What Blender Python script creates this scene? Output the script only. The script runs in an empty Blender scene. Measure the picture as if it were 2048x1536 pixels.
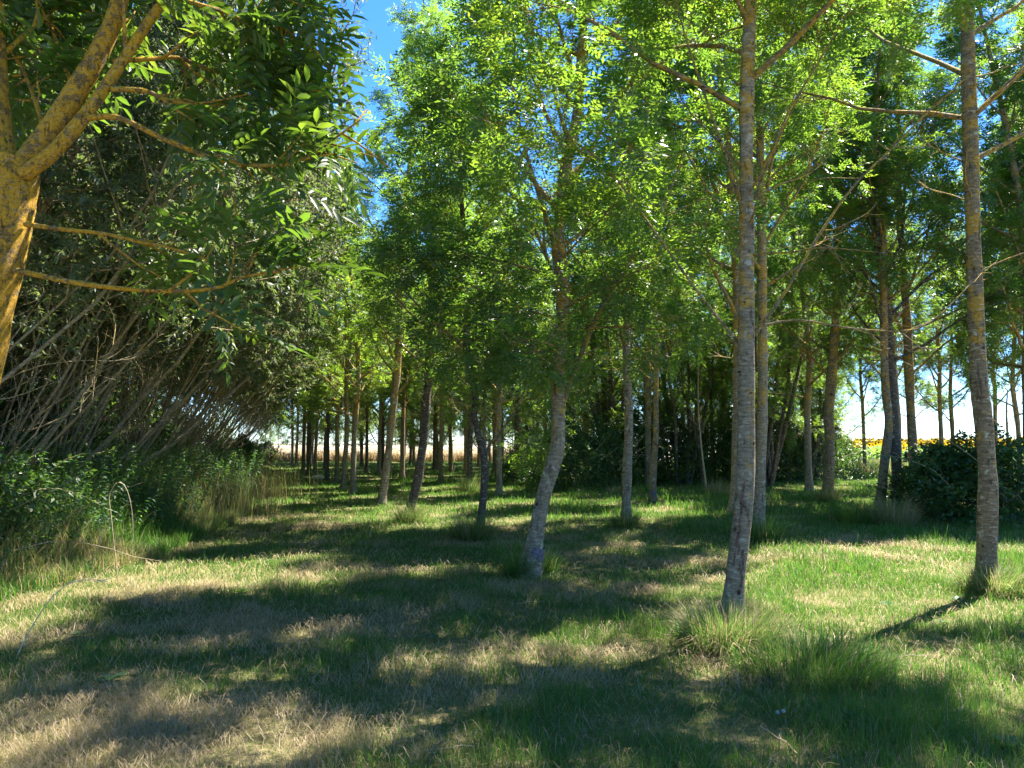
import bpy, math, random
import numpy as np
from mathutils import Vector
R = math.radians
C = bpy.context.scene.collection
SC = bpy.context.scene

# ------------------------------------------------------------------ camera, sky, sun, exposure
F, CAMH, PITCH = 1500.0, 1.6, math.atan(117 / 1500.0)
cam_d = bpy.data.cameras.new("camera")
cam_d.sensor_width = 36.0
cam_d.lens = 36.0 * F / 2048.0
cam_d.clip_start, cam_d.clip_end = 0.05, 2000.0
cam = bpy.data.objects.new("camera", cam_d)
C.objects.link(cam)
cam.location = (0, 0, CAMH)
cam.rotation_euler = (math.pi / 2 + PITCH, 0, 0)
SC.camera = cam

SUN_EL, SUN_LEFT = 61.0, -48.0          # height of the sun, degrees to the left of the view (negative: right)
world = bpy.data.worlds.new("World")
SC.world = world
world.use_nodes = True
wn = world.node_tree.nodes
bgn = wn["Background"]
sky = wn.new("ShaderNodeTexSky")
sky.sky_type = 'NISHITA'
sky.sun_disc = False
sky.sun_elevation = R(SUN_EL)
sky.sun_rotation = R(-SUN_LEFT)
sky.air_density, sky.dust_density, sky.ozone_density = 0.8, 0.1, 9.0
hs = wn.new("ShaderNodeHueSaturation")
hs.inputs['Saturation'].default_value = 1.15
world.node_tree.links.new(sky.outputs[0], hs.inputs['Color'])
world.node_tree.links.new(hs.outputs[0], bgn.inputs[0])
bgn.inputs[1].default_value = 0.075
sun_d = bpy.data.lights.new("sun", 'SUN')
sun_d.energy, sun_d.angle, sun_d.color = 5.0, R(0.5), (1.0, 0.94, 0.83)
sun = bpy.data.objects.new("sun", sun_d)
C.objects.link(sun)
sv = Vector((-math.sin(R(SUN_LEFT)) * math.cos(R(SUN_EL)), math.cos(R(SUN_LEFT)) * math.cos(R(SUN_EL)), math.sin(R(SUN_EL))))
sun.rotation_euler = (-sv).to_track_quat('-Z', 'Y').to_euler()
sun.location = sv * 40
vs = SC.view_settings
vs.view_transform, vs.look, vs.gamma, vs.exposure = 'Standard', 'None', 1.0, 2.45
vs.use_curve_mapping = False
SC.cycles.max_bounces = 8
SC.cycles.diffuse_bounces = 4
SC.cycles.transmission_bounces = 6
SC.cycles.glossy_bounces = 2

# ------------------------------------------------------------------ helpers
cp, sp = math.cos(PITCH), math.sin(PITCH)
def at(px, py, Y):
    """the point of the place at depth Y seen at photo pixel (px, py)"""
    u, v = (px - 1024) / F, (768 - py) / F
    k = Y / (cp - v * sp)
    return np.array([u * k, Y, CAMH + (sp + v * cp) * k])
def ground_at(px, py):
    u, v = (px - 1024) / F, (768 - py) / F
    k = -CAMH / (sp + v * cp)
    return np.array([u * k, (cp - v * sp) * k, 0.0])
ROWS = 0.3227
def lat(x, y): return x + ROWS * y
def from_lat(l, y): return (l - ROWS * y, y)
def edge(y):
    """across-row position where the mown grass meets the overgrown bank"""
    return np.interp(y, [0, 6, 8, 10.7, 15, 25, 48, 90], [-5.2, -3.3, -2.6, -1.8, -0.9, -0.6, -0.2, 0.0])

_LAT = np.random.RandomState(5).rand(256, 256)
def noise2(x, y):
    x, y = np.asarray(x, float), np.asarray(y, float)
    xi, yi = np.floor(x).astype(int), np.floor(y).astype(int)
    fx, fy = x - xi, y - yi
    fx, fy = fx * fx * (3 - 2 * fx), fy * fy * (3 - 2 * fy)
    g = lambda a, b: _LAT[a & 255, b & 255]
    return (g(xi, yi) * (1 - fx) + g(xi + 1, yi) * fx) * (1 - fy) + (g(xi, yi + 1) * (1 - fx) + g(xi + 1, yi + 1) * fx) * fy
def fbm(x, y, o=3):
    s, a, t = 0, 1.0, 0
    for k in range(o):
        s = s + a * noise2(x * 2 ** k + 17.3 * k, y * 2 ** k + 9.1 * k); t += a; a *= 0.5
    return s / t
def gz(x, y):
    """height of the ground: gentle bumps"""
    return (fbm(np.asarray(x) * 0.45 + 40, np.asarray(y) * 0.45 + 40, 2) - 0.5) * 0.14
def nrm(v):
    v = np.asarray(v, float)
    return v / np.maximum(np.linalg.norm(v, axis=-1, keepdims=True), 1e-9)

def link(name, me, mat=None, parent=None, smooth=False):
    o = bpy.data.objects.new(name, me)
    C.objects.link(o)
    for m in (mat if isinstance(mat, (list, tuple)) else [mat]):
        if m is not None: me.materials.append(m)
    if parent is not None: o.parent = parent
    if smooth: me.polygons.foreach_set('use_smooth', np.ones(len(me.polygons), bool))
    return o
def mesh(name, V, faces, attr=None, mats=None):
    """V (n,3); faces = list of index arrays (m,k); attr = dict of per-point floats"""
    me = bpy.data.meshes.new(name)
    V = np.asarray(V, np.float32)
    faces = [np.asarray(f, np.int32) for f in faces if len(f)]
    loops = np.concatenate([f.ravel() for f in faces])
    tot = np.concatenate([np.full(len(f), f.shape[1], np.int32) for f in faces])
    st = np.concatenate([[0], np.cumsum(tot)[:-1]]).astype(np.int32)
    me.vertices.add(len(V)); me.vertices.foreach_set('co', V.ravel())
    me.loops.add(len(loops)); me.loops.foreach_set('vertex_index', loops)
    me.polygons.add(len(tot)); me.polygons.foreach_set('loop_start', st)
    me.polygons.foreach_set('loop_total', tot)
    if mats is not None: me.polygons.foreach_set('material_index', np.concatenate(mats).astype(np.int32))
    me.update(calc_edges=True)
    for k, a in (attr or {}).items():
        at_ = me.attributes.new(k, 'FLOAT', 'POINT')
        at_.data.foreach_set('value', np.asarray(a, np.float32))
    return me
def empty(name, loc, label=None, cat=None, group=None, rz=0.0, sc=1.0):
    o = bpy.data.objects.new(name, None)
    C.objects.link(o)
    o.location = loc; o.rotation_euler = (0, 0, rz); o.scale = (sc, sc, sc)
    o.empty_display_size = 0.2
    return tag(o, label, cat, group)
def tag(o, label=None, cat=None, group=None, kind=None):
    if label: o['label'] = label
    if cat: o['category'] = cat
    if group: o['group'] = group
    if kind: o['kind'] = kind
    return o
def copy_tree(src, loc, rz, sc, label, group=None):
    r = src.copy(); C.objects.link(r)
    r.location = loc; r.rotation_euler = (0, 0, rz); r.scale = (sc, sc, sc)
    r['label'] = label
    if group: r['group'] = group
    elif 'group' in r: del r['group']
    for ch in list(src.children):
        c = ch.copy(); C.objects.link(c); c.parent = r
    return r

# ---- tubes: (points, radii, sides)
def tubes_arrays(tubes, rough=0.0, rng=None):
    VV, FQ, off = [], [], 0
    for P, rad, k in tubes:
        P = np.asarray(P, float); n = len(P)
        rad = np.asarray(rad, float)
        T = np.gradient(P, axis=0); T = nrm(T)
        ref = np.array([1.0, 0, 0]) if abs(T[0][2]) > 0.7 else np.array([0, 0, 1.0])
        N = nrm(np.cross(T, ref)); B = np.cross(T, N)
        a = np.arange(k) * 2 * math.pi / k
        rr = rad[:, None] * np.ones((n, k))
        if rough and rng is not None:
            w = rng.normal(0, 1, (n, k))
            w = (w + np.roll(w, 1, 1) + np.roll(w, -1, 1)) / 3
            rr = rr * (1 + rough * w)
        ring = P[:, None, :] + rr[..., None] * (N[:, None, :] * np.cos(a)[None, :, None] + B[:, None, :] * np.sin(a)[None, :, None])
        VV.append(ring.reshape(-1, 3))
        i = np.arange(n - 1)[:, None] * k; j = np.arange(k)[None, :]
        q = np.stack([i + j, i + (j + 1) % k, i + k + (j + 1) % k, i + k + j], -1).reshape(-1, 4) + off
        FQ.append(q); off += n * k
    return np.concatenate(VV), np.concatenate(FQ)
def tube_obj(name, tubes, mat, parent=None, rough=0.0, rng=None):
    V, Q = tubes_arrays(tubes, rough, rng)
    return link(name, mesh(name, V, [Q]), mat, parent, True)
def smooth_path(P, n):
    """Catmull-Rom through the points P (and radii as extra columns)"""
    P = np.asarray(P, float)
    E = np.vstack([2 * P[0] - P[1], P, 2 * P[-1] - P[-2]])
    t = np.linspace(0, len(P) - 1 - 1e-6, n)
    i = t.astype(int); f = (t - i)[:, None]
    a, b, c, d = E[i], E[i + 1], E[i + 2], E[i + 3]
    return 0.5 * ((2 * b) + (c - a) * f + (2 * a - 5 * b + 4 * c - d) * f ** 2 + (3 * b - a - 3 * c + d) * f ** 3)

# ---- leaves
def pinnate(pos, d, rng, L=0.23, ll=0.072, lw=0.0125, pairs=4, tilt=0.24, detail=False):
    """compound leaves: pairs of leaflets along a stalk and one at its end"""
    pos, d = np.asarray(pos, float), nrm(d)
    n = len(pos)
    up = nrm(rng.normal(0, tilt, (n, 3)) + np.array([0, 0, 1.0]))
    side = nrm(np.cross(d, up)); nn = np.cross(side, d)
    size = rng.uniform(0.7, 1.2, n)
    t = np.concatenate([np.repeat(np.linspace(0.3, 0.85, pairs), 2), [1.0]])
    sg = np.array([1.0, -1.0] * pairs + [0.0]); m = len(t)
    droop = rng.uniform(0.05, 0.3, n)
    base = pos[:, None, :] + (size * L)[:, None, None] * (t[None, :, None] * d[:, None, :] - (droop[:, None] * t[None, :] ** 2)[..., None] * np.array([0, 0, 1.0]))
    dl = 0.55 * d[:, None, :] + 0.85 * sg[None, :, None] * side[:, None, :]
    dl[:, -1, :] = d
    dl = nrm(dl + rng.normal(0, 0.08 if detail else 0.16, (n, m, 3)) - np.array([0, 0, 0.12]))
    nl = nrm(nn[:, None, :] + rng.normal(0, 0.16 if detail else 0.3, (n, m, 3)))
    pp = nrm(np.cross(nl, dl)); nl = np.cross(dl, pp)
    s = (size[:, None] * rng.uniform(0.8, 1.15, (n, m)))[..., None]
    l, w = ll * s, lw * s
    patch = np.clip((fbm(pos[:, 0] * 1.3 + pos[:, 2], pos[:, 1] * 1.3 + pos[:, 2] * .9 + 30, 2) - .25) * 2, 0, 1)[:, None]
    tint = np.clip(rng.uniform(0, 1, (n, 1)) * 0.45 + .4 * patch + rng.uniform(0, 0.2, (n, m)), 0, 1)
    if not detail:
        v = np.stack([base, base + dl * l * 0.45 + pp * w, base + dl * l, base + dl * l * 0.45 - pp * w], 2)
        V = v.reshape(-1, 3)
        Fq = np.arange(len(V)).reshape(-1, 4)
        return V, [Fq], np.repeat(tint.ravel(), 4)
    cup = nl * w * 0.45
    mid = [base, base + dl * l * 0.3, base + dl * l * 0.65 - nl * l * 0.03, base + dl * l - nl * l * 0.1]
    v = np.stack([mid[0], mid[1], mid[2], mid[3],
                  mid[1] + pp * w * 0.95 + cup, mid[2] + pp * w * 0.85 + cup, mid[1] - pp * w * 0.95 + cup, mid[2] - pp * w * 0.85 + cup], 2)
    V = v.reshape(-1, 3); o = np.arange(n * m)[:, None] * 8
    tri = np.concatenate([o + [[0, 4, 1]], o + [[0, 1, 6]], o + [[5, 3, 2]], o + [[2, 3, 7]]])
    qd = np.concatenate([o + [[1, 4, 5, 2]], o + [[1, 2, 7, 6]]])
    # stalks
    W = nrm(np.cross(d, rng.normal(0, 1, (n, 3)))) * 0.0016
    tt = np.array([0, 0.5, 1.0])
    sp_ = pos[:, None, :] + (size * L)[:, None, None] * (tt[None, :, None] * d[:, None, :] - (droop[:, None] * tt[None, :] ** 2)[..., None] * np.array([0, 0, 1.0]))
    sv_ = np.stack([sp_ - W[:, None, :], sp_ + W[:, None, :]], 2).reshape(-1, 3)
    so = np.arange(n)[:, None] * 6 + len(V)
    sq = np.concatenate([so + [[0, 1, 3, 2]], so + [[2, 3, 5, 4]]])
    return np.vstack([V, sv_]), [tri, np.vstack([qd, sq])], np.concatenate([np.repeat(tint.ravel(), 8), np.full(len(sv_), 0.9)])
def simple_leaves(pos, d, rng, ll=0.06, lw=0.009, tilt=0.6):
    pos, d = np.asarray(pos, float), nrm(d)
    n = len(pos)
    nl = nrm(rng.normal(0, tilt, (n, 3)) + np.array([0, 0, 1.0]))
    pp = nrm(np.cross(nl, d))
    s = rng.uniform(0.7, 1.25, (n, 1))
    l, w = ll * s, lw * s
    V = np.stack([pos, pos + d * l * 0.45 + pp * w, pos + d * l - np.array([0, 0, 0.15]) * l, pos + d * l * 0.45 - pp * w], 1).reshape(-1, 3)
    return V, [np.arange(len(V)).reshape(-1, 4)], np.repeat(rng.uniform(0, 1, n), 4)

# ------------------------------------------------------------------ materials
def new_mat(name):
    m = bpy.data.materials.new(name); m.use_nodes = True
    nt = m.node_tree; nt.nodes.clear()
    return m, nt, nt.nodes, nt.links
def ramp(N, stops, interp='LINEAR'):
    r = N.new('ShaderNodeValToRGB'); r.color_ramp.interpolation = interp
    e = r.color_ramp.elements
    e[0].position, e[0].color = stops[0][0], (*stops[0][1], 1)
    e[1].position, e[1].color = stops[-1][0], (*stops[-1][1], 1)
    for p, c in stops[1:-1]:
        x = e.new(p); x.color = (*c, 1)
    return r
def leaf_mat(name, base, trans, mix=0.45, rough=0.4, spec=0.5, attr='tint', vary=0.0):
    m, nt, N, L = new_mat(name)
    a = N.new('ShaderNodeAttribute'); a.attribute_name = attr
    f = a.outputs['Fac']
    if vary:
        oi = N.new('ShaderNodeObjectInfo')
        ma = N.new('ShaderNodeMath'); ma.operation = 'MULTIPLY_ADD'
        L.new(oi.outputs['Random'], ma.inputs[0]); ma.inputs[1].default_value = vary
        sc = N.new('ShaderNodeMath'); sc.operation = 'MULTIPLY'; sc.inputs[1].default_value = 1 - vary
        L.new(f, sc.inputs[0]); L.new(sc.outputs[0], ma.inputs[2]); f = ma.outputs[0]
    rb, rt = ramp(N, base), ramp(N, trans)
    L.new(f, rb.inputs[0]); L.new(f, rt.inputs[0])
    p = N.new('ShaderNodeBsdfPrincipled'); p.inputs['Roughness'].default_value = rough
    p.inputs['Specular IOR Level'].default_value = spec
    L.new(rb.outputs[0], p.inputs['Base Color'])
    t = N.new('ShaderNodeBsdfTranslucent'); L.new(rt.outputs[0], t.inputs[0])
    mx = N.new('ShaderNodeMixShader'); mx.inputs[0].default_value = mix
    L.new(p.outputs[0], mx.inputs[1]); L.new(t.outputs[0], mx.inputs[2])
    o = N.new('ShaderNodeOutputMaterial'); L.new(mx.outputs[0], o.inputs[0])
    return m
def bark_mat(name, dark, light, lichen=(0.42, 0.25, 0.03), lich=0.5, scale=1.0, zl=0.6, streak=(5, 5, 16), hard=.07, spots=True):
    m, nt, N, L = new_mat(name)
    tc = N.new('ShaderNodeTexCoord')
    oi = N.new('ShaderNodeObjectInfo')
    add = N.new('ShaderNodeVectorMath'); add.operation = 'ADD'
    mulr = N.new('ShaderNodeMath'); mulr.operation = 'MULTIPLY'; mulr.inputs[1].default_value = 37.0
    L.new(oi.outputs['Random'], mulr.inputs[0]); L.new(tc.outputs['Object'], add.inputs[0]); L.new(mulr.outputs[0], add.inputs[1])
    mp = N.new('ShaderNodeMapping'); mp.inputs['Scale'].default_value = [s * scale for s in streak]
    L.new(add.outputs[0], mp.inputs[0])
    n1 = N.new('ShaderNodeTexNoise'); n1.inputs['Scale'].default_value = 2.2; n1.inputs['Detail'].default_value = 8; n1.inputs['Roughness'].default_value = 0.75; n1.inputs['Distortion'].default_value = 0.6
    L.new(mp.outputs[0], n1.inputs[0])
    r1 = ramp(N, [(0.32, dark), (0.5, tuple((a + b) / 2 for a, b in zip(dark, light))), (0.68, light)])
    L.new(n1.outputs[0], r1.inputs[0])
    n2 = N.new('ShaderNodeTexNoise'); n2.inputs['Scale'].default_value = 5.0 * scale; n2.inputs['Detail'].default_value = 8; n2.inputs['Roughness'].default_value = 0.75
    L.new(add.outputs[0], n2.inputs[0])
    # lichen grows thicker above knee height
    sx = N.new('ShaderNodeSeparateXYZ'); L.new(tc.outputs['Object'], sx.inputs[0])
    mr = N.new('ShaderNodeMapRange'); mr.inputs[1].default_value = zl; mr.inputs[2].default_value = zl + 2.6; mr.inputs[3].default_value = -0.10; mr.inputs[4].default_value = 0.04
    L.new(sx.outputs[2], mr.inputs[0])
    ad2 = N.new('ShaderNodeMath'); ad2.operation = 'ADD'; L.new(n2.outputs[0], ad2.inputs[0]); L.new(mr.outputs[0], ad2.inputs[1])
    lo = 0.66 - 0.22 * lich
    r2 = ramp(N, [(lo, (0, 0, 0)), (lo + hard, (1, 1, 1))]); L.new(ad2.outputs[0], r2.inputs[0])
    mx = N.new('ShaderNodeMixRGB'); mx.inputs[2].default_value = (*lichen, 1)
    mm = N.new('ShaderNodeMath'); mm.operation = 'MULTIPLY'; mm.inputs[1].default_value = 0.85; L.new(r2.outputs[0], mm.inputs[0])
    rl = ramp(N, [(.35, tuple(c * .5 for c in lichen)), (.5, lichen), (.68, tuple(min(1, c * 1.15 + .03) for c in lichen))]); L.new(n1.outputs[0], rl.inputs[0]); L.new(rl.outputs[0], mx.inputs[2])
    L.new(mm.outputs[0], mx.inputs[0]); L.new(r1.outputs[0], mx.inputs[1])
    col = mx.outputs[0]
    # pale crust and dark knots
    n3 = N.new('ShaderNodeTexNoise'); n3.inputs['Scale'].default_value = 11.0 * scale; n3.inputs['Detail'].default_value = 5
    L.new(add.outputs[0], n3.inputs[0])
    r3 = ramp(N, [(0.62, (0, 0, 0)), (0.7, (1, 1, 1))]); L.new(n3.outputs[0], r3.inputs[0])
    m3 = N.new('ShaderNodeMixRGB'); m3.inputs[2].default_value = (0.40, 0.38, 0.31, 1); L.new(r3.outputs[0], m3.inputs[0]); L.new(col, m3.inputs[1]); col = m3.outputs[0] if spots else col
    r4 = ramp(N, [(0.30, (1, 1, 1)), (0.36, (0, 0, 0))]); L.new(n3.outputs[0], r4.inputs[0])
    m4 = N.new('ShaderNodeMixRGB'); m4.inputs[2].default_value = (0.035, 0.026, 0.02, 1); L.new(r4.outputs[0], m4.inputs[0]); L.new(col, m4.inputs[1]); col = m4.outputs[0] if spots else col
    # short pale cross flecks, and dark upright cracks
    for scl, stops, cc in (((11 * scale, 11 * scale, 55 * scale), [(0.56, (0, 0, 0)), (0.64, (1, 1, 1))], (0.46, 0.40, 0.30)), ((17 * scale, 17 * scale, 3.5 * scale), [(0.34, (1, 1, 1)), (0.43, (0, 0, 0))], (0.03, 0.022, 0.016))):
        mp5 = N.new('ShaderNodeMapping'); mp5.inputs['Scale'].default_value = scl; L.new(add.outputs[0], mp5.inputs[0])
        n5 = N.new('ShaderNodeTexNoise'); n5.inputs['Scale'].default_value = 1.0; n5.inputs['Detail'].default_value = 5; n5.inputs['Roughness'].default_value = 0.65; n5.inputs['Distortion'].default_value = 0.4
        L.new(mp5.outputs[0], n5.inputs[0]); r5 = ramp(N, stops); L.new(n5.outputs[0], r5.inputs[0])
        k5 = N.new('ShaderNodeMath'); k5.operation = 'MULTIPLY'; k5.inputs[1].default_value = 0.7; L.new(r5.outputs[0], k5.inputs[0])
        m5 = N.new('ShaderNodeMixRGB'); m5.inputs[2].default_value = (*cc, 1); L.new(k5.outputs[0], m5.inputs[0]); L.new(col, m5.inputs[1]); col = m5.outputs[0]
    p = N.new('ShaderNodeBsdfPrincipled'); p.inputs['Roughness'].default_value = 0.85; p.inputs['Specular IOR Level'].default_value = 0.2
    L.new(col, p.inputs['Base Color'])
    sm = N.new('ShaderNodeMath'); sm.operation = 'ADD'; L.new(n1.outputs[0], sm.inputs[0]); L.new(n2.outputs[0], sm.inputs[1])
    bp = N.new('ShaderNodeBump'); bp.inputs['Strength'].default_value = 1.0; bp.inputs['Distance'].default_value = 0.02
    L.new(sm.outputs[0], bp.inputs['Height']); L.new(bp.outputs[0], p.inputs['Normal'])
    o = N.new('ShaderNodeOutputMaterial'); L.new(p.outputs[0], o.inputs[0])
    return m
def plain_mat(name, a, b, scale=20, rough=0.8):
    m, nt, N, L = new_mat(name)
    tc = N.new('ShaderNodeTexCoord'); n = N.new('ShaderNodeTexNoise'); n.inputs['Scale'].default_value = scale; n.inputs['Detail'].default_value = 6
    L.new(tc.outputs['Object'], n.inputs[0]); r = ramp(N, [(0.3, a), (0.7, b)]); L.new(n.outputs[0], r.inputs[0])
    p = N.new('ShaderNodeBsdfPrincipled'); p.inputs['Roughness'].default_value = rough; L.new(r.outputs[0], p.inputs['Base Color'])
    bp = N.new('ShaderNodeBump'); bp.inputs['Strength'].default_value = 0.5; bp.inputs['Distance'].default_value = 0.01
    L.new(n.outputs[0], bp.inputs['Height']); L.new(bp.outputs[0], p.inputs['Normal'])
    o = N.new('ShaderNodeOutputMaterial'); L.new(p.outputs[0], o.inputs[0])
    return m

M = {}
M['ash_leaf'] = leaf_mat('ash_leaf', [(0, (0.030, 0.072, 0.042)), (0.6, (0.050, 0.10, 0.045)), (1, (0.085, 0.135, 0.04))],
                         [(0, (0.11, 0.26, 0.03)), (0.6, (0.26, 0.43, 0.03)), (1, (0.50, 0.60, 0.04))], 0.5, 0.36, 0.5, vary=0.25)
M['near_leaf'] = leaf_mat('near_leaf', [(0, (0.028, 0.062, 0.016)), (0.7, (0.05, 0.09, 0.02)), (1, (0.10, 0.12, 0.03))],
                          [(0, (0.09, 0.19, 0.015)), (0.7, (0.16, 0.28, 0.02)), (1, (0.28, 0.36, 0.03))], 0.45, 0.4, 0.5)
M['willow_leaf'] = leaf_mat('willow_leaf', [(0, (0.036, 0.066, 0.038)), (0.6, (0.06, 0.09, 0.053)), (1, (0.115, 0.14, 0.088))],
                            [(0, (0.10, 0.18, 0.04)), (1, (0.24, 0.32, 0.07))], 0.4, 0.5, 0.4, vary=0.2)
M['bramble_leaf'] = leaf_mat('bramble_leaf', [(0, (0.022, 0.055, 0.018)), (0.7, (0.04, 0.09, 0.025)), (1, (0.07, 0.12, 0.03))],
                             [(0, (0.06, 0.16, 0.02)), (1, (0.18, 0.32, 0.03))], 0.35, 0.45, 0.5, vary=0.2)
M['nettle_leaf'] = leaf_mat('nettle_leaf', [(0, (0.028, 0.078, 0.042)), (1, (0.06, 0.13, 0.06))],
                            [(0, (0.08, 0.22, 0.03)), (1, (0.20, 0.38, 0.04))], 0.4, 0.55, 0.3, vary=0.2)
M['grass'] = leaf_mat('grass', [(0, (0.028, 0.09, 0.016)), (0.35, (0.066, 0.135, 0.024)), (0.55, (0.17, 0.175, 0.06)), (0.75, (0.36, 0.27, 0.15)), (1, (0.50, 0.40, 0.26))],
                      [(0, (0.08, 0.24, 0.03)), (0.35, (0.19, 0.38, 0.04)), (0.55, (0.34, 0.36, 0.08)), (0.75, (0.40, 0.31, 0.16)), (1, (0.5, 0.4, 0.25))], 0.4, 0.55, 0.3, attr='dry')
M['ash_bark'] = bark_mat('ash_bark', (0.06, 0.043, 0.026), (0.30, 0.235, 0.145), lich=0.66)
M['hero_bark'] = bark_mat('hero_bark', (0.07, 0.052, 0.034), (0.37, 0.305, 0.205), lich=0.64)
M['near_bark'] = bark_mat('near_bark', (0.07, 0.042, 0.015), (0.42, 0.27, 0.08), lichen=(0.72, 0.40, 0.02), lich=0.8, scale=4.5, streak=(9, 9, 10), zl=-3, hard=.05, spots=False)
M['branch_bark'] = bark_mat('branch_bark', (0.07, 0.055, 0.03), (0.27, 0.21, 0.12), lichen=(0.42, 0.27, 0.03), lich=0.7, scale=1.6)
M['willow_bark'] = bark_mat('willow_bark', (0.10, 0.078, 0.048), (0.38, 0.31, 0.19), lichen=(0.32, 0.24, 0.08), lich=0.6)
M['dark_bark'] = bark_mat('dark_bark', (0.035, 0.028, 0.022), (0.14, 0.11, 0.085), lich=0.25)
M['cane'] = plain_mat('cane', (0.22, 0.16, 0.09), (0.48, 0.38, 0.24))
M['straw'] = plain_mat('straw', (0.42, 0.34, 0.2), (0.62, 0.52, 0.33))
M['stem'] = plain_mat('stem', (0.06, 0.08, 0.03), (0.14, 0.14, 0.06))
M['scar'] = plain_mat('scar', (0.05, 0.026, 0.018), (0.21, 0.105, 0.07), 30)
M['guard'] = plain_mat('guard', (0.06, 0.055, 0.07), (0.17, 0.15, 0.17), 25)
M['post'] = plain_mat('post', (0.015, 0.013, 0.012), (0.05, 0.045, 0.04), 15)
M['stone'] = plain_mat('stone', (0.4, 0.38, 0.34), (0.62, 0.6, 0.56), 12)

# ------------------------------------------------------------------ ground
def ground():
    def axis(lo, hi):
        a = [0.0]; s = 0.3
        while a[-1] < hi: a.append(a[-1] + s); s = min(s * 1.06, 40) if a[-1] > 9 else s
        b = [0.0]; s = 0.3
        while b[-1] > lo: b.append(b[-1] - s); s = min(s * 1.06, 40) if b[-1] < -9 else s
        return np.array(sorted(set(a + b)))
    xs, ys = axis(-600, 600), axis(-120, 900)
    X, Y = np.meshgrid(xs, ys)
    V = np.stack([X, Y, gz(X, Y)], -1).reshape(-1, 3)
    nx, ny = len(xs), len(ys)
    i = (np.arange(ny - 1)[:, None] * nx + np.arange(nx - 1)[None, :]).ravel()
    Q = np.stack([i, i + 1, i + 1 + nx, i + nx], -1)
    m, nt, N, L = new_mat('meadow_soil')
    tc = N.new('ShaderNodeTexCoord')
    n = N.new('ShaderNodeTexNoise'); n.inputs['Scale'].default_value = 0.8; n.inputs['Detail'].default_value = 8; n.inputs['Roughness'].default_value = 0.7
    L.new(tc.outputs['Object'], n.inputs[0])
    n2 = N.new('ShaderNodeTexNoise'); n2.inputs['Scale'].default_value = 45; n2.inputs['Detail'].default_value = 6
    L.new(tc.outputs['Object'], n2.inputs[0])
    ad = N.new('ShaderNodeMath'); ad.operation = 'MULTIPLY_ADD'; ad.inputs[1].default_value = 0.5; L.new(n2.outputs[0], ad.inputs[0])
    sb = N.new('ShaderNodeMath'); sb.operation = 'MULTIPLY'; sb.inputs[1].default_value = 0.5; L.new(n.outputs[0], sb.inputs[0]); L.new(sb.outputs[0], ad.inputs[2])
    r = ramp(N, [(0.32, (0.05, 0.06, 0.02)), (0.45, (0.10, 0.105, 0.035)), (0.58, (0.20, 0.155, 0.085)), (0.7, (0.30, 0.235, 0.145))]); L.new(ad.outputs[0], r.inputs[0])
    p = N.new('ShaderNodeBsdfPrincipled'); p.inputs['Roughness'].default_value = 0.95; p.inputs['Specular IOR Level'].default_value = 0.1
    L.new(r.outputs[0], p.inputs['Base Color'])
    bp = N.new('ShaderNodeBump'); bp.inputs['Distance'].default_value = 0.03; L.new(n2.outputs[0], bp.inputs['Height']); L.new(bp.outputs[0], p.inputs['Normal'])
    o = N.new('ShaderNodeOutputMaterial'); L.new(p.outputs[0], o.inputs[0])
    tag(link('ground', mesh('ground', V, [Q]), m, None, True), kind='structure')
ground()

# ------------------------------------------------------------------ grass blades
def blades(x, y, z, h, w, dry, rng, bend=0.45, az=None, lean=None):
    """curved blades: 5 points, a quad and a triangle"""
    n = len(x)
    az = rng.uniform(0, 2 * math.pi, n) if az is None else az
    be = np.abs(rng.normal(0, bend, n)) + 0.08 if lean is None else lean
    d = np.stack([np.cos(az), np.sin(az), np.zeros(n)], -1)
    fa = rng.uniform(0, 2 * math.pi, n)
    s = np.stack([np.cos(fa), np.sin(fa), np.zeros(n)], -1) * (w * 0.5)[:, None]
    b = np.stack([x, y, z], -1)
    up = np.array([0, 0, 1.0])
    c1, c2 = np.cos(be * 0.5), np.cos(np.minimum(be * 1.25, 1.75)); s1, s2 = np.sin(be * 0.5), np.sin(np.minimum(be * 1.25, 1.75))
    m = b + (h * 0.55)[:, None] * (d * s1[:, None] + up * c1[:, None])
    t = m + (h * 0.5)[:, None] * (d * s2[:, None] + up * c2[:, None])
    V = np.stack([b - s, b + s, m + s * 0.8, m - s * 0.8, t], 1).reshape(-1, 3)
    o = np.arange(n)[:, None] * 5
    return V, o + [[0, 1, 2, 3]], o + [[3, 2, 4]], np.repeat(dry, 5)
def dry_map(x, y):
    a = .55 * fbm(x * 0.55 + 3.1, y * 0.8 + 1.7, 3) + .45 * fbm(x * 2.1 + 1.1, y * 2.6 + 7.7, 3)
    near = np.clip((12 - y) / 8, 0, 1) * np.clip((2.2 - x) / 2.5, 0.25, 1)
    return np.clip((a - 0.56 + 0.12 * near) * 5.0, 0, 1)
def sample_wedge(y0, y1, n, rng, k=0.76, pad=0.7):
    y = np.sqrt(rng.uniform(y0 ** 2, y1 ** 2, n))
    x = rng.uniform(-1, 1, n) * (k * y + pad)
    return x, y
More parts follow.
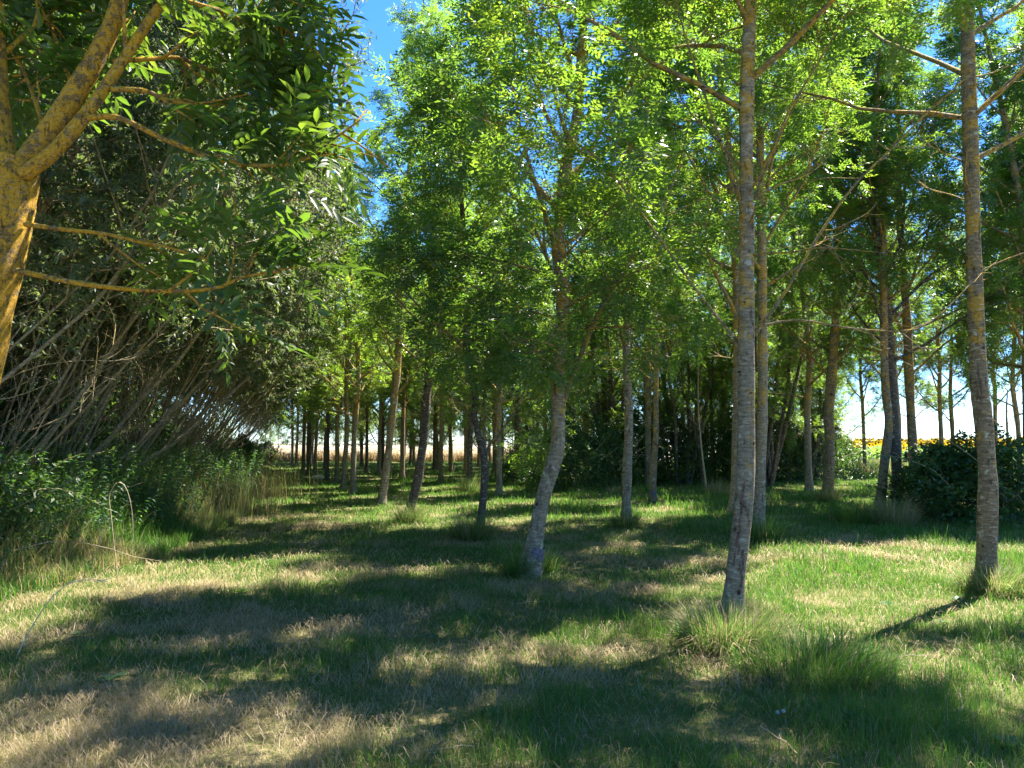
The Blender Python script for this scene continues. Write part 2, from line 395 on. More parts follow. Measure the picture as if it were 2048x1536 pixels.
def lawn():
    rng = np.random.RandomState(11)
    VV, QQ, TT, DD, off = [], [], [], [], 0
    def put(V, Q, T, D):
        nonlocal off
        VV.append(V); QQ.append(Q + off); TT.append(T + off); DD.append(D); off += len(V)
    for y0, y1, n, w, hs in ((1.7, 5, 150000, .0032, .9), (5, 9, 190000, .0048, 1.0), (9, 16, 230000, .008, 1.05), (16, 32, 260000, .015, 1.15), (32, 62, 170000, .035, 1.2)):
        x, y = sample_wedge(y0, y1, n, rng)
        keep = (lat(x, y) > edge(y) - 0.5 + rng.normal(0, 0.25, n))
        dm = dry_map(x, y)
        clump = fbm(x * 2.3 + 8, y * 2.3 + 2, 2)
        keep &= rng.rand(n) < np.clip(0.1 + 1.7 * clump - 0.25 * dm, 0.1, 1)
        x, y, dm, clump = x[keep], y[keep], dm[keep], clump[keep]
        n = len(x)
        strawy = rng.rand(n) < (0.10 + 0.72 * dm)
        dry = np.where(strawy, rng.uniform(0.58, 1.0, n), np.clip(rng.uniform(0.0, 0.42, n) + 0.1 * dm, 0, 0.5))
        tall = fbm(x * 0.9 + 31, y * 0.9 + 12, 2)
        h = hs * np.exp(rng.normal(0, 0.38, n)) * (0.022 + 0.15 * np.clip(tall - 0.38, 0, 1) * (0.4 + 0.6 * np.clip((x + 2) / 4, 0, 1)) + 0.075 * clump ** 2) * np.where(strawy, 0.75, 1.05)
        lng = (rng.rand(n) < 0.02) & ~strawy
        h = np.where(lng, h * 2.1, h)
        h = np.minimum(h, .07 + .02 * y)
        put(*blades(x, y, gz(x, y) - 0.004, h, w * rng.uniform(0.6, 1.3, n), dry, rng, 0.55))
        # straw lying flat in the thatch
        if y1 <= 16:
            m = n // 5
            i = rng.choice(n, m, p=(dm + 0.08) / (dm + 0.08).sum())
            put(*blades(x[i] + rng.normal(0, .05, m), y[i] + rng.normal(0, .05, m), gz(x[i], y[i]) + rng.uniform(.004, .03, m), rng.uniform(.05, .17, m), w * .8 * np.ones(m), rng.uniform(.6, 1, m), rng, lean=rng.uniform(1.2, 1.6, m)))
    me = mesh('grass', np.vstack(VV), [np.vstack(QQ), np.vstack(TT)], {'dry': np.concatenate(DD)})
    tag(link('grass', me, M['grass']), 'short mown grass with straw coloured dry patches under the trees', 'grass', kind='stuff')
lawn()

# ------------------------------------------------------------------ trees
def grow(p, d, L, n, rng, wob=0.12, trop=0.06):
    P = [np.array(p, float)]; d = nrm(d); st = L / (n - 1)
    for k in range(n - 1):
        d = nrm(d + rng.normal(0, wob, 3) + np.array([0, 0, trop]))
        P.append(P[-1] + d * st)
    return np.array(P)
def perp(d, rng):
    return nrm(np.cross(d, rng.normal(0, 1, 3)))
def pick(P, t):
    f = t * (len(P) - 1); i = min(int(f), len(P) - 2); f -= i
    return P[i] * (1 - f) + P[i + 1] * f, nrm(P[i + 1] - P[i])

def limb(p, d, L, r0, rng, leaves, density=1.0, bare=0.25, wob=0.10, trop=0.05, dz=0.0):
    """one limb with its side shoots and twigs; leaf seats are appended to leaves"""
    T = []
    P = grow(p, d, L, 7, rng, wob, trop)
    T.append((P, np.linspace(r0, r0 * 0.3, 7), 6))
    ns = max(4, int(L * 4.2 * density))
    for i in range(ns):
        t = bare + (1 - bare) * (i + rng.rand()) / ns
        q, dd = pick(P, min(t, 0.98))
        sd = nrm(dd * 0.75 + perp(dd, rng) * np.array([1, 1, 0.6]) * 0.9)
        sl = (0.35 + 0.75 * (1 - t)) * min(L, 3.2) * 0.42 * rng.uniform(0.7, 1.2)
        S = grow(q, sd, sl, 5, rng, 0.16, 0.03)
        T.append((S, np.linspace(r0 * 0.32 * (1 - 0.5 * t) + .002, 0.003, 5), 4))
        nt = max(2, int(4.2 * density))
        for j in range(nt):
            t2 = 0.3 + 0.7 * (j + rng.rand()) / nt
            q2, d2 = pick(S, min(t2, 0.98))
            tw = grow(q2, nrm(d2 * 0.6 + perp(d2, rng) * 0.8), rng.uniform(0.2, 0.42), 3, rng, 0.15, 0.04)
            T.append((tw, [0.004, 0.003, 0.0018], 3))
            nl = rng.randint(6, 10)
            for k in range(nl):
                q3, d3 = pick(tw, .3 + .7 * (k + 0.6) / nl)
                leaves.append(np.concatenate([q3, d3 * 0.6 + perp(d3, rng) * np.array([1, 1, .45]) * 0.85 - np.array([0, 0, 0.16])]))
        q2, d2 = S[-1], nrm(S[-1] - S[-2])
        for k in range(3):
            leaves.append(np.concatenate([q2, d2 * 0.6 + perp(d2, rng) * 0.7]))
    return T
def bare_limb(p, d, L, r0, rng):
    """thin dead branch with lichen, no leaves"""
    T = []
    P = grow(p, d, L, 8, rng, 0.14, 0.05)
    T.append((P, np.linspace(r0, 0.003, 8), 5))
    for i in range(rng.randint(3, 7)):
        q, dd = pick(P, rng.uniform(0.3, 0.95))
        S = grow(q, dd * 0.7 + perp(dd, rng) * 0.8, rng.uniform(.2, .8) * L * 0.4, 5, rng, 0.2, 0.05)
        T.append((S, np.linspace(max(r0 * .4, .003), .002, 5), 4))
    return T

def ash(root, path, rad, H, crown_z, width, rng, bark, separate, n_limb=28, density=1.0, big=1.0, z_thin=99, bares=6, forks=(), boughs=(), open_=0.0, f_open=0.35, up_lean=(0, 0), leaf='ash_leaf', seat=None):
    """trunk through path (local points), limbs, crown, as children of root"""
    path = [np.array(p, float) for p in path]
    z0 = path[-1][2]
    if H > z0 + 0.3:
        d = nrm(path[-1] - path[-2]); d = nrm(d * np.array([.6, .6, 1]) + np.array([up_lean[0], up_lean[1], 0.3]))
        p = path[-1]
        k = max(2, int((H - z0) / 1.2)); st = (H - z0) / k
        for i in range(k):
            d = nrm(d + rng.normal(0, 0.035, 3) + np.array([0, 0, 0.05]))
            p = p + d * st; path.append(p)
    path = np.array(path)
    n = int(max(24, H * 4))
    path[1:-1, :2] += rng.normal(0, .018, (len(path) - 2, 2))
    P = smooth_path(path, n)
    zz = np.clip(P[:, 2] / H, 0, 1)
    rr = rad * (1 - zz) ** 0.8 * (1 + 0.75 * np.exp(-np.maximum(P[:, 2], 0) / 0.14)) + 0.006
    rr = rr * (1 + 0.05 * np.sin(P[:, 2] * 5 + rng.rand() * 6))
    P[0, 2] -= 0.05
    tr = [(P, rr, 14 if separate else 9)]
    leaves, limbs = [], []
    # forks: (list of local points, radius at start)
    for fp, fr, leafy in forks:
        Q = smooth_path(np.array(fp, float), 16)
        limbs.append([(Q, np.linspace(fr, fr * 0.35, 16), 8)])
        if not leafy:
            for i in range(8):
                q, dd = pick(Q, rng.uniform(.3, .97)); limbs[-1] += bare_limb(q, dd * .6 + perp(dd, rng) * .7, rng.uniform(.3, .8), fr * .35, rng)
            continue
        for i in range(9):
            q, dd = pick(Q, f_open + (.98 - f_open) * i / 8)
            limbs[-1] += limb(q, dd * .6 + perp(dd, rng) * .8, rng.uniform(.8, 1.5), fr * .25, rng, leaves, density)
    for q, d, L in boughs:
        limbs.append(limb(np.array(q), np.array(d, float), L, .018, rng, leaves, 1.5, bare=.12, wob=.08, trop=-.015))
    az = rng.rand() * 6.28
    for i in range(n_limb):
        f = (i + 0.5 * rng.rand()) / n_limb
        z = crown_z + (H - crown_z) * f ** 0.95 * 0.98
        k = int(np.argmin(np.abs(P[:, 2] - z))); k = min(k, n - 2)
        az += 2.4 + rng.normal(0, 0.35)
        el = R(rng.uniform(22, 50) + 18 * f)
        L = width * (0.62 + 0.55 * math.sin(math.pi * min(1, f * 1.05 + 0.18))) * (1.08 - 0.75 * f) * rng.uniform(0.8, 1.2) + 0.3
        d = np.array([math.cos(az) * math.cos(el), math.sin(az) * math.cos(el), math.sin(el)])
        r0 = min(rr[k] * 0.5, 0.012 + 0.011 * L)
        rr[k] *= 1.10; rr[max(k - 1, 0)] *= 1.05
        if z > z_thin and i % 2: continue
        limbs.append(limb(P[k], d, L, r0, rng, leaves, density * (.6 if z > z_thin else 1), bare=(0.22 if f > 0.15 else 0.35) + open_))
    dead = []
    for i in range(bares):
        z = crown_z * rng.uniform(0.72, 1.5)
        k = int(np.argmin(np.abs(P[:, 2] - z)))
        a = rng.rand() * 6.28; el = R(rng.uniform(0, 40))
        dead.append(bare_limb(P[k], np.array([math.cos(a) * math.cos(el), math.sin(a) * math.cos(el), math.sin(el)]), rng.uniform(.7, 2.0), .011, rng))
    if separate:
        trunk = tube_obj('trunk', tr, bark, root, 0.05, rng)
        for T in limbs: tube_obj('branch', T, M['branch_bark'], root)
        for T in dead: tube_obj('bare_branch', T, M['branch_bark'], root)
    else:
        trunk = tube_obj('trunk', tr + [t for T in limbs + dead for t in T], bark, root)
    A = np.array(leaves)
    V, Fc, tint = pinnate(A[:, :3], A[:, 3:], rng, ll=.070 * big, lw=.0128 * big)
    link('crown', mesh('crown', V, Fc, {'tint': tint}), M[leaf], root)
    return P, rr

def px_path(pts, Y, base):
    return [at(x, y, Y) - base for x, y in pts]
GROUP_ASH = 'ash trees of the plantation'
def hero(label, base_px, pts, rad, H, crown_z, width, seed, forks=(), boughs=(), bark='hero_bark', Y=None, group=GROUP_ASH, **kw):
    b = ground_at(*base_px) if Y is None else np.array([at(*base_px, Y)[0], Y, 0])
    Y = b[1]
    b[2] = float(gz(b[0], b[1]))
    root = empty('ash_tree', b, label, 'tree', group)
    path = [np.array([0, 0, 0.0])] + px_path(pts, Y, b)
    fk = [(px_path(f[0], Y, b), f[1], len(f) < 3) for f in forks]
    bo = [(at(*q, Y) - b, d, L) for q, d, L in boughs]
    rng = np.random.RandomState(seed)
    P, rr = ash(root, path, rad, H, crown_z, width, rng, M[bark], True, forks=fk, boughs=bo, **kw)
    return root, P, rr, rng

# --- the trees one sees nearest
t_right_of_middle, P1, rr1, g1 = hero('thick straight grey trunk with reddish bark scars rising from the big grass tussock',
     (1463, 1252), [(1472, 1150), (1485, 960), (1492, 700), (1495, 500), (1498, 250), (1498, 0)], 0.081, 11.0, 4.4, 2.5, 1, density=.85, z_thin=6.3, bares=11, open_=.25, f_open=.55, n_limb=22,
     forks=[([(1492, 690), (1560, 600), (1620, 500), (1700, 380), (1790, 290), (1850, 230), (1960, 130)], .017, 0),
            ([(1490, 660), (1590, 640), (1690, 655), (1790, 662), (1860, 645), (1950, 560)], .012, 0),
            ([(1480, 690), (1400, 590), (1300, 450), (1210, 330), (1130, 270)], .014),
            ([(1480, 400), (1430, 250), (1370, 70), (1340, -60)], .016),
            ([(1510, 400), (1570, 240), (1640, 120), (1700, 20)], .014)])
hero('pale trunk leaning to the right and forking, with a dark wrap round its foot',
     (1057, 1148), [(1088, 1000), (1107, 900), (1120, 830), (1119, 700), (1122, 600), (1116, 490), (1121, 440), (1136, 325), (1152, 250), (1165, 150), (1168, 0)], 0.096, 11.5, 3.4, 1.9, 2, bares=8, density=.85, open_=.12, z_thin=7.6, boughs=[((1122, 640), (-.75, -.5, .12), 1.9), ((1122, 620), (.55, -.7, .1), 1.5), ((1118, 560), (-.9, -.2, .25), 2.0), ((1122, 700), (-.3, -.9, .0), 1.4), ((1125, 660), (.8, -.2, .1), 1.6), ((1122, 690), (-.8, -.4, .05), 1.7), ((1120, 520), (.4, -.8, .2), 1.6)],
     forks=[([(1122, 815), (1150, 740), (1200, 620), (1250, 540), (1310, 450), (1360, 330)], .04),
            ([(1110, 560), (1050, 420), (960, 330), (900, 250)], .022),
            ([(1140, 290), (1110, 190), (1095, 60)], .03)])
hero('slim dark trunk splitting in three low down, standing in a round grass tussock',
     (957, 1062), [(960, 1040), (969, 964), (970, 923), (958, 882), (951, 832), (948, 788), (935, 700)], 0.07, 8.5, 2.6, 1.8, 3, bark='dark_bark', bares=6,
     forks=[([(970, 925), (980, 887), (1000, 868), (1030, 820), (1060, 760)], .035), ([(970, 915), (969, 876), (968, 800), (975, 700), (985, 600)], .04)])
hero('dark leaning trunk with shaggy grass skirt, left of the three way fork',
     (815, 1038), [(819, 1019), (831, 969), (843, 911), (849, 864), (856, 780), (862, 650)], 0.095, 11.0, 2.7, 1.5, 4, bark='dark_bark')
hero('grey trunk leaning right beside the mown path, reddish at its foot',
     (762, 1010), [(763, 1000), (768, 949), (778, 890), (789, 802), (797, 700), (806, 500), (822, 300), (840, 100), (852, -40)], 0.10, 14.0, 2.7, 1.65, 5)
hero('right hand upright trunk at the photo edge, brown below with lichen patches',
     (1981, 1178), [(1980, 1130), (1973, 964), (1962, 830), (1956, 730), (1946, 400), (1931, 0)], 0.098, 11.5, 4.8, 2.4, 6, density=1.0, z_thin=7.2, open_=.25, n_limb=22, bark='ash_bark', bares=8)
hero('straight trunk half sunlit in the open grass, left of the red footed one',
     (1252, 1050), [(1253, 964), (1254, 846), (1256, 700)], 0.09, 12.5, 3.0, 2.0, 7)
hero('slender trunk with reddish lower bark and dark foot before the bramble hedge',
     (1306, 1002), [(1308, 934), (1311, 864), (1312, 759)], 0.085, 12.0, 4.0, 2.0, 8, bark='ash_bark', bares=10)
hero('straight grey trunk standing right behind the thick scarred trunk',
     (1517, 1072), [(1521, 964), (1524, 788), (1522, 500)], 0.095, 13.0, 4.4, 2.3, 9, bares=9)
hero('thick mossy trunk before the dark bushes, topped by a low green spray',
     (1655, 998), [(1657, 876), (1659, 832), (1668, 700)], 0.15, 12.5, 3.0, 2.3, 10, bark='ash_bark', bares=9)
hero('crooked trunk with pale lower half rising from a dry yellow tussock',
     (1763, 1030), [(1764, 1010), (1767, 934), (1777, 846), (1770, 759), (1768, 560)], 0.10, 12.5, 4.8, 2.3, 12, bark='ash_bark', bares=9)

hero('unseen ash added outside the right edge to shade the lower right grass',
     (2390, 1250), [(2385, 700), (2380, 300)], 0.10, 11.5, 6.3, 2.3, 14, Y=6.6, bares=0, density=.9)  # unseen tree added for its shade, crown kept above the frame

# --- plain ones: a few grown patterns, then copies
variants = []
for i in range(7):
    rng = np.random.RandomState(40 + i)
    v = empty('ash_tree', (0, 0, 0), 'x', 'tree', GROUP_ASH)
    lean = rng.normal(0, 0.05, 2)
    ash(v, [(0, 0, 0), (lean[0] * .6, lean[1] * .6, 1.0), (lean[0] * 1.6, lean[1] * 1.6, 2.4), (lean[0] * 2.0 + rng.normal(0, .06), lean[1] * 2, 4.0)], 0.10, 12.5, 2.5 + 0.25 * i if i < 5 else 1.0, 1.9, rng,
        M[('hero_bark', 'ash_bark', 'dark_bark', 'ash_bark', 'hero_bark', 'dark_bark', 'ash_bark')[i]], False, n_limb=30, bares=6, big=1.2)
    variants.append(v)
used = [False] * len(variants)
rs = random.Random(3)
def plant(x, y, label, group=GROUP_ASH, dia=0.19, v=None, sc=None):
    i = rs.randrange(5) if v is None else v
    sc = sc or rs.uniform(0.88, 1.12)
    rz = rs.uniform(0, 6.28)
    z = float(gz(x, y))
    if not used[i]:
        o = variants[i]; used[i] = True
        o.location = (x, y, z); o.rotation_euler = (0, 0, rz); o.scale = (sc, sc, sc); o['label'] = label; o['group'] = group
    else:
        o = copy_tree(variants[i], (x, y, z), rz, sc, label, group)
    return o
spots = [((706, 988), 'sunlit trunk in pale grass, next beyond the reddish footed leaning one along the path', 0),
         ((686, 978), 'thin trunk just left of the sunlit one in pale grass along the path', 4),
         ((673, 966), 'short pale trunk tucked behind the path side row, among weeds', 1),
         ((654, 962), 'dark trunk leaning right beside the path, left of the short pale one', 2),
         ((629, 950), 'upright brown trunk well down the path side row', 3),
         ((617, 949), 'slim trunk next to the upright brown one down the path', 2),
         ((606, 946), 'crooked dark trunk down the path with a low bare branch', 1),
         ((592, 935), 'grouped trunk near the far end of the path, first of the cluster', 3),
         ((584, 932), 'grouped trunk near the far end of the path, leftmost of the cluster', 0),
         ((998, 990), 'pale thin upright trunk between the fork and the leaning pale trunk', 0),
         ((939, 977), 'dark trunk behind the three way fork, its foot in shaggy grass', 2),
         ((882, 968), 'brown trunk with flared foot in the sunny clearing', 1),
         ((841, 960), 'dark trunk half hidden behind the leaning trunk with grass skirt', 2),
         ((805, 957), 'thin dark trunk alone in the sunny grass behind the leaning trunks', 3),
         ((989, 954), 'brown trunk in the third row, right of the fork', 1),
         ((758, 948), 'thin pale trunk in sunny grass right of the path side row', 4),
         ((733, 945), 'very dark straight thin trunk in the middle of the plantation', 2),
         ((868, 942), 'dark far trunk left of the brown flared one', 2),
         ((901, 944), 'brown far trunk just right of the flared one', 1),
         ((1173, 952), 'brown trunk growing out of the left part of the bramble hedge', 3),
         ((1797, 980), 'thick trunk with flared root beside the crooked pale one', 4),
         ((1823, 950), 'sunlit trunk before the sunflower field, beside the fence post', 1),
         ((1887, 967), 'trunk leaning left in front of the sunflower field', 3),
         ((1909, 960), 'slim lichen covered trunk before the sunflower field, left of the right hand trunk', 1),
         ((1730, 950), 'yellowish trunk behind the dark bushes, left of the crooked one', 3),
         ((2000, 958), 'trunk behind the right hand dark bush, just right of the right hand trunk', 4),
         ((2042, 966), 'grey trunk cut by the right photo edge above the dark bush', 0)]
taken = []
for (px, py), lb, v in spots:
    g = ground_at(px, py)
    plant(g[0], g[1], lb, v=v, sc=rs.uniform(.82, .98)); taken.append(g[:2])
# farther rows of the same planting
nfar = 0
for l in np.arange(3.0, 40, 3.6):
    for y in np.arange(29 if l < 10 else 16.5, 66, 3.6):
        x, yy = from_lat(l + rs.uniform(-.35, .35), y + rs.uniform(-.5, .5))
        u = x / yy
        if u > 0.74 or (.47 < u < .56 and yy > 24) or (u < .1 and yy < 29): continue
        lim = 62 if u < 0.1 else (46 if u < 0.43 else 34)
        if yy > lim or u < -0.36: continue
        if min(math.hypot(x - a[0], yy - a[1]) for a in taken) < 2.2: continue
        if yy < 24.5 and (int(l * 10) + int(yy)) % 2: continue
        taken.append((x, yy)); nfar += 1
        if u < 0.1:
            plant(x, yy, 'thin distant trunk deep in the plantation before the pale field', 'distant ash trunks before the pale field', v=None if yy < 40 else 5 + nfar % 2)
        else:
            near_lb = {12: 'slim trunk just left of the red footed one, right before the hedge', 14: 'trunk almost hidden behind the thick scarred trunk', 15: 'trunk at the hedge hidden behind the straight grey trunk',
                       16: 'slimmer trunk just left of the thick mossy trunk', 17: 'very dark trunk immediately right of the crooked one, foot in the bush', 18: 'straight trunk second right of the crooked one, its foot behind the dark bush'}
            if yy < 28:
                px = 1024 + 1500 * u
                if px > 2040: plant(x, yy, 'ash just outside the right photo edge, only its boughs showing', 'ash trees just outside the right edge', sc=rs.uniform(1.05, 1.25))
                else: plant(x, yy, near_lb[{1465: 14, 1502: 15, 1788: 17, 1820: 18}.get(round(px), int(px // 100))], sc=rs.uniform(1.05, 1.25))
                continue
            plant(x, yy, 'tall ash behind the bramble hedge with its foot hidden', 'ash trees behind the bramble hedge', v=None if yy < 30 else 5 + nfar % 2, sc=rs.uniform(1.05, 1.25) if yy < 28 else rs.uniform(.9, 1.1))
for k in range(34):
    x, y = -75 + 2.9 * k + rs.uniform(-1, 1), 150 + rs.uniform(-8, 8)
    plant(x, y, 'distant hedgerow tree beyond the pale grain field', 'distant hedgerow trees beyond the grain field', v=5 + k % 2, sc=rs.uniform(.5, .95))
# trees beyond the right edge whose crowns reach into the photo
for x, y, lb in ((13.5, 17.5, 'ash past the right edge behind the right hand trunk, boughs showing'),):
    plant(x, y, lb, v=4)
for i, v in enumerate(variants):
    if not used[i]: raise RuntimeError('unused pattern')

# ------------------------------------------------------------------ the near ash at the left
def near_ash():
    Y0 = 2.7
    base = np.array([at(-250, 1774, Y0)[0], Y0, 0.0]); base[2] = float(gz(base[0], base[1]))
    root = empty('ash_tree', base, 'large near ash with golden lichen bark and forked limbs at the left edge', 'tree')
    rng = np.random.RandomState(77)
    def pp(pts): return [at(x, y, Y) - base for x, y, Y in pts]
    tp = [np.zeros(3)] + pp([(-160, 1200, 2.7), (-62, 700, 2.7), (-12, 500, 2.7), (18, 370, 2.7), (30, 320, 2.7)])
    P = smooth_path(tp, 30); P[0, 2] -= .05
    trunk = tube_obj('trunk', [(P, np.concatenate([np.linspace(.135, .094, 24), np.linspace(.093, .082, 6)]), 18)], M['near_bark'], root, .03, rng)
    leaves = []
    def big(pts, r0, r1, k=12):
        Q = smooth_path(pp(pts), 24)
        o = [(Q, np.linspace(r0, r1, 24), k)]
        return Q, o
    QL, oL = big([(20, 370, 2.7), (-5, 260, 2.72), (-12, 120, 2.75), (-20, -60, 2.8), (-60, -500, 3.0), (-80, -900, 3.2)], .054, .025)
    QA, oA = big([(35, 350, 2.7), (95, 270, 2.7), (160, 170, 2.72), (205, 90, 2.74), (240, 0, 2.76), (275, -200, 2.8), (330, -600, 3.0), (380, -1000, 3.3)], .047, .018)
    QB, oB = big([(45, 350, 2.66), (100, 310, 2.66), (165, 238, 2.68), (230, 145, 2.72), (300, 40, 2.76), (370, -60, 2.85), (480, -260, 3.1), (600, -560, 3.5)], .029, .011)
    def twigs(Q, T, n, t0=0.2, L=(.18, .4), nl=(4, 7)):
        for i in range(n):
            q, dd = pick(Q, t0 + (1 - t0) * (i + rng.rand()) / n * .99)
            tw = grow(q, dd * .7 + perp(dd, rng) * .7, rng.uniform(*L), 4, rng, .15, .02)
            T.append((tw, [.006, .0045, .0035, .002], 5))
            for k in range(rng.randint(*nl)):
                q3, d3 = pick(tw, rng.uniform(.35, .99))
                leaves.append(np.concatenate([q3, d3 * .5 + perp(d3, rng) * .8 - np.array([0, 0, .25])]))
    br = [  # thinner boughs (photo pixel, depth)
        ([(222, 178, 2.70), (290, 182, 2.74), (342, 202, 2.8), (427, 212, 2.9), (492, 178, 3.0), (560, 150, 3.1)], .011, 14),
        ([(174, 236, 2.68), (239, 236, 2.68), (342, 284, 2.72), (444, 321, 2.78), (547, 331, 2.85), (615, 314, 2.92), (668, 278, 2.97), (720, 240, 3.0)], .012, 13),
        ([(225, 122, 2.72), (300, 118, 2.8), (359, 116, 2.9), (444, 147, 3.05), (530, 150, 3.15), (580, 130, 3.2)], .010, 9),
        ([(50, 448, 2.68), (120, 458, 2.66), (212, 468, 2.7), (290, 486, 2.75), (342, 492, 2.8)], .010, 5),
        ([(30, 540, 2.66), (113, 558, 2.62), (205, 573, 2.6), (325, 582, 2.65), (427, 577, 2.7), (492, 552, 2.75), (560, 545, 2.8)], .011, 5),
        ([(330, -10, 2.8), (400, 10, 2.85), (480, 30, 2.95), (540, 40, 3.05), (590, 70, 3.1)], .011, 9),
        ([(420, -150, 2.95), (500, -60, 3.0), (550, 0, 3.05), (590, 40, 3.1)], .010, 8),
        ([(252, 110, 2.73), (248, 40, 2.7), (244, -30, 2.7)], .009, 3),
        ([(95, 280, 2.72), (70, 200, 2.8), (40, 120, 2.95), (20, 60, 3.1)], .010, 11),
        ([(150, 180, 2.75), (120, 110, 2.9), (100, 30, 3.1), (90, -60, 3.2)], .010, 14),
        ([(-5, 120, 2.74), (60, 60, 2.85), (120, 10, 3.0), (200, -60, 3.1)], .010, 12)]
    for T, nm in ((oL, 'limb'), (oA, 'limb'), (oB, 'limb')):
        tube_obj('branch', T, M['near_bark'], root, .03, rng)
    for pts, r, n in br:
        Q, o = big(pts, r, .004, 7)
        twigs(Q, o, n, .25 if n > 6 else .45, (.14, .28))
        tube_obj('branch', o, M['near_bark'], root, .05, rng)
    # crown above the frame
    for Q in (QL, QA, QB):
        for i in range(8):
            q, dd = pick(Q, .62 + .37 * i / 7)
            T = limb(q, dd * .5 + perp(dd, rng) * .9 + np.array([0, 0, .25]), rng.uniform(1.0, 1.7), .014, rng, leaves, .5)
            tube_obj('branch', T, M['branch_bark'], root)
    A = np.array(leaves)
    W = A[:, :3] + base; dp = W[:, 1]
    # the crown ends short of the gap over the path, and nothing hangs right before the lens
    A = A[(W[:, 0] + .12 * nrm(A[:, 3:])[:, 0] < (-.222 + rng.normal(0, .02, len(A))) * dp) & (dp > 2.0) | (W[:, 2] > 4.6)]
    V, Fc, tint = pinnate(A[:, :3], A[:, 3:], rng, L=.23, ll=.078, lw=.0125, detail=True, tilt=.4)
    link('crown', mesh('crown', V, Fc, {'tint': tint}), M['near_leaf'], root)
near_ash()

# ------------------------------------------------------------------ willow thicket on the left
def willow_pattern(seed, n_stem, H, fine=1.0):
    rng = np.random.RandomState(seed)
    root = empty('willow_tree', (0, 0, 0), 'x', 'tree')
    leaves = []
    for s in range(n_stem):
        el = R(rng.uniform(38, 76)); az = rng.normal(0, 0.45)
        d = np.array([math.cos(az) * math.cos(el), math.sin(az) * math.cos(el), math.sin(el)])
        L = H * rng.uniform(.75, 1.15) / max(math.sin(el), .75)
        p = np.array([rng.normal(0, .18), rng.normal(0, .3), -.05])
        P = grow(p, d, L, 14, rng, .055, .055)
        P[:, 0] = np.where(P[:, 0] > 3, 3 + 2.0 * np.tanh((P[:, 0] - 3) / 2.0), P[:, 0])
        r0 = .013 + .028 * rng.rand() ** 1.6
        T = [(P, np.linspace(r0, .012, 14), 8)]
        nb = int(19 * fine)
        for i in range(nb):
            t = .40 + .59 * (i + rng.rand()) / nb
            q, dd = pick(P, min(t, .985))
            B = grow(q, dd * .75 + perp(dd, rng) * .75, rng.uniform(.9, 2.1) * (1.25 - .6 * t), 6, rng, .13, .03)
            T.append((B, np.linspace(.014, .004, 6), 4))
            nt = 9
            for j in range(nt):
                q2, d2 = pick(B, .15 + .84 * (j + rng.rand()) / nt)
                tw = grow(q2, d2 * .6 + perp(d2, rng) * .8, rng.uniform(.3, .7), 4, rng, .16, -.01)
                T.append((tw, [.005, .004, .003, .0015], 3))
                nl = 26
                ts = np.linspace(.08, .99, nl)
                for t3 in ts:
                    q3, d3 = pick(tw, t3)
                    leaves.append(np.concatenate([q3, d3 * .6 + perp(d3, rng) * .75 - np.array([0, 0, .15])]))
        # few bare lower shoots
        for i in range(4):
            q, dd = pick(P, rng.uniform(.05, .35))
            T += bare_limb(q, dd + perp(dd, rng) * .5, rng.uniform(.8, 2.0), .010, rng)
        tube_obj('stem', [t for t in T if t[0][-1][0] < 5.4], M['willow_bark'], root)
    A = np.array(leaves); A = A[A[:, 0] < 5.0 + rng.normal(0, .3, len(A))]
    V, Fc, tint = simple_leaves(A[:, :3], A[:, 3:], rng, .10, .0165)
    link('crown', mesh('crown', V, Fc, {'tint': tint}), M['willow_leaf'], root)
    return root
wp = [willow_pattern(201, 12, 8.5), willow_pattern(202, 12, 9.3), willow_pattern(203, 13, 8.8), willow_pattern(204, 12, 9.4)]
wused = [False] * 4
RZ = math.atan2(.307, .952)
def willow(l, y, i, label, group, sc=1.0, rz=0.0):
    x, y = from_lat(l, y)
    z = float(gz(x, y))
    if not wused[i]:
        o = wp[i]; wused[i] = True
        o.location = (x, y, z); o.rotation_euler = (0, 0, RZ + rz); o.scale = (sc,) * 3; o['label'] = label; o['group'] = group
    else: copy_tree(wp[i], (x, y, z), RZ + rz, sc, label, group)
rw = random.Random(9)
GW = 'leaning willows of the thicket beside the path'
ordn = ('nearest', 'second nearest', 'third nearest', 'fourth nearest', 'fifth nearest', 'sixth nearest', 'seventh nearest', 'eighth nearest', 'ninth nearest', 'tenth nearest')
for k, y in enumerate((7.4, 10.0, 12.6, 15.4, 18.5, 22.0, 26.0, 30.5, 35.0, 40.0)):
    willow(edge(y) - 2.7 + rw.uniform(-.3, .3), y, k % 4, f'many stemmed grey willow leaning over the bank, {ordn[k]} in the front line', GW, rw.uniform(.9, 1.08), rw.uniform(-.3, .3))
for k, y in enumerate((8, 10.5, 13.0, 15.5, 18, 21.0, 25.0, 30.0, 36.0, 42.0)):
    willow(edge(y) - 6.0 + rw.uniform(-.6, .6), y, (k + 2) % 4, 'willow in the shaded second line of the thicket, mostly hidden by front stems', 'second line of willows in the thicket', rw.uniform(.95, 1.15), rw.uniform(-.6, .6))
for k, y in enumerate((11, 13.5, 16, 19, 23, 27, 32, 38, 46)):
    willow(edge(y) - 10 + rw.uniform(-1, 1), y, (k + 1) % 4, 'willow at the dark back of the thicket, only its foliage visible', 'back line of willows in the thicket', rw.uniform(1.05, 1.25), rw.uniform(-1.5, 1.5))
for k, y in enumerate((47, 53, 60)):
    willow(edge(y) - 2.2, y, k % 4, 'low dark willow closing the far end of the thicket', 'far end willows', .8, rw.uniform(-.5, .5))

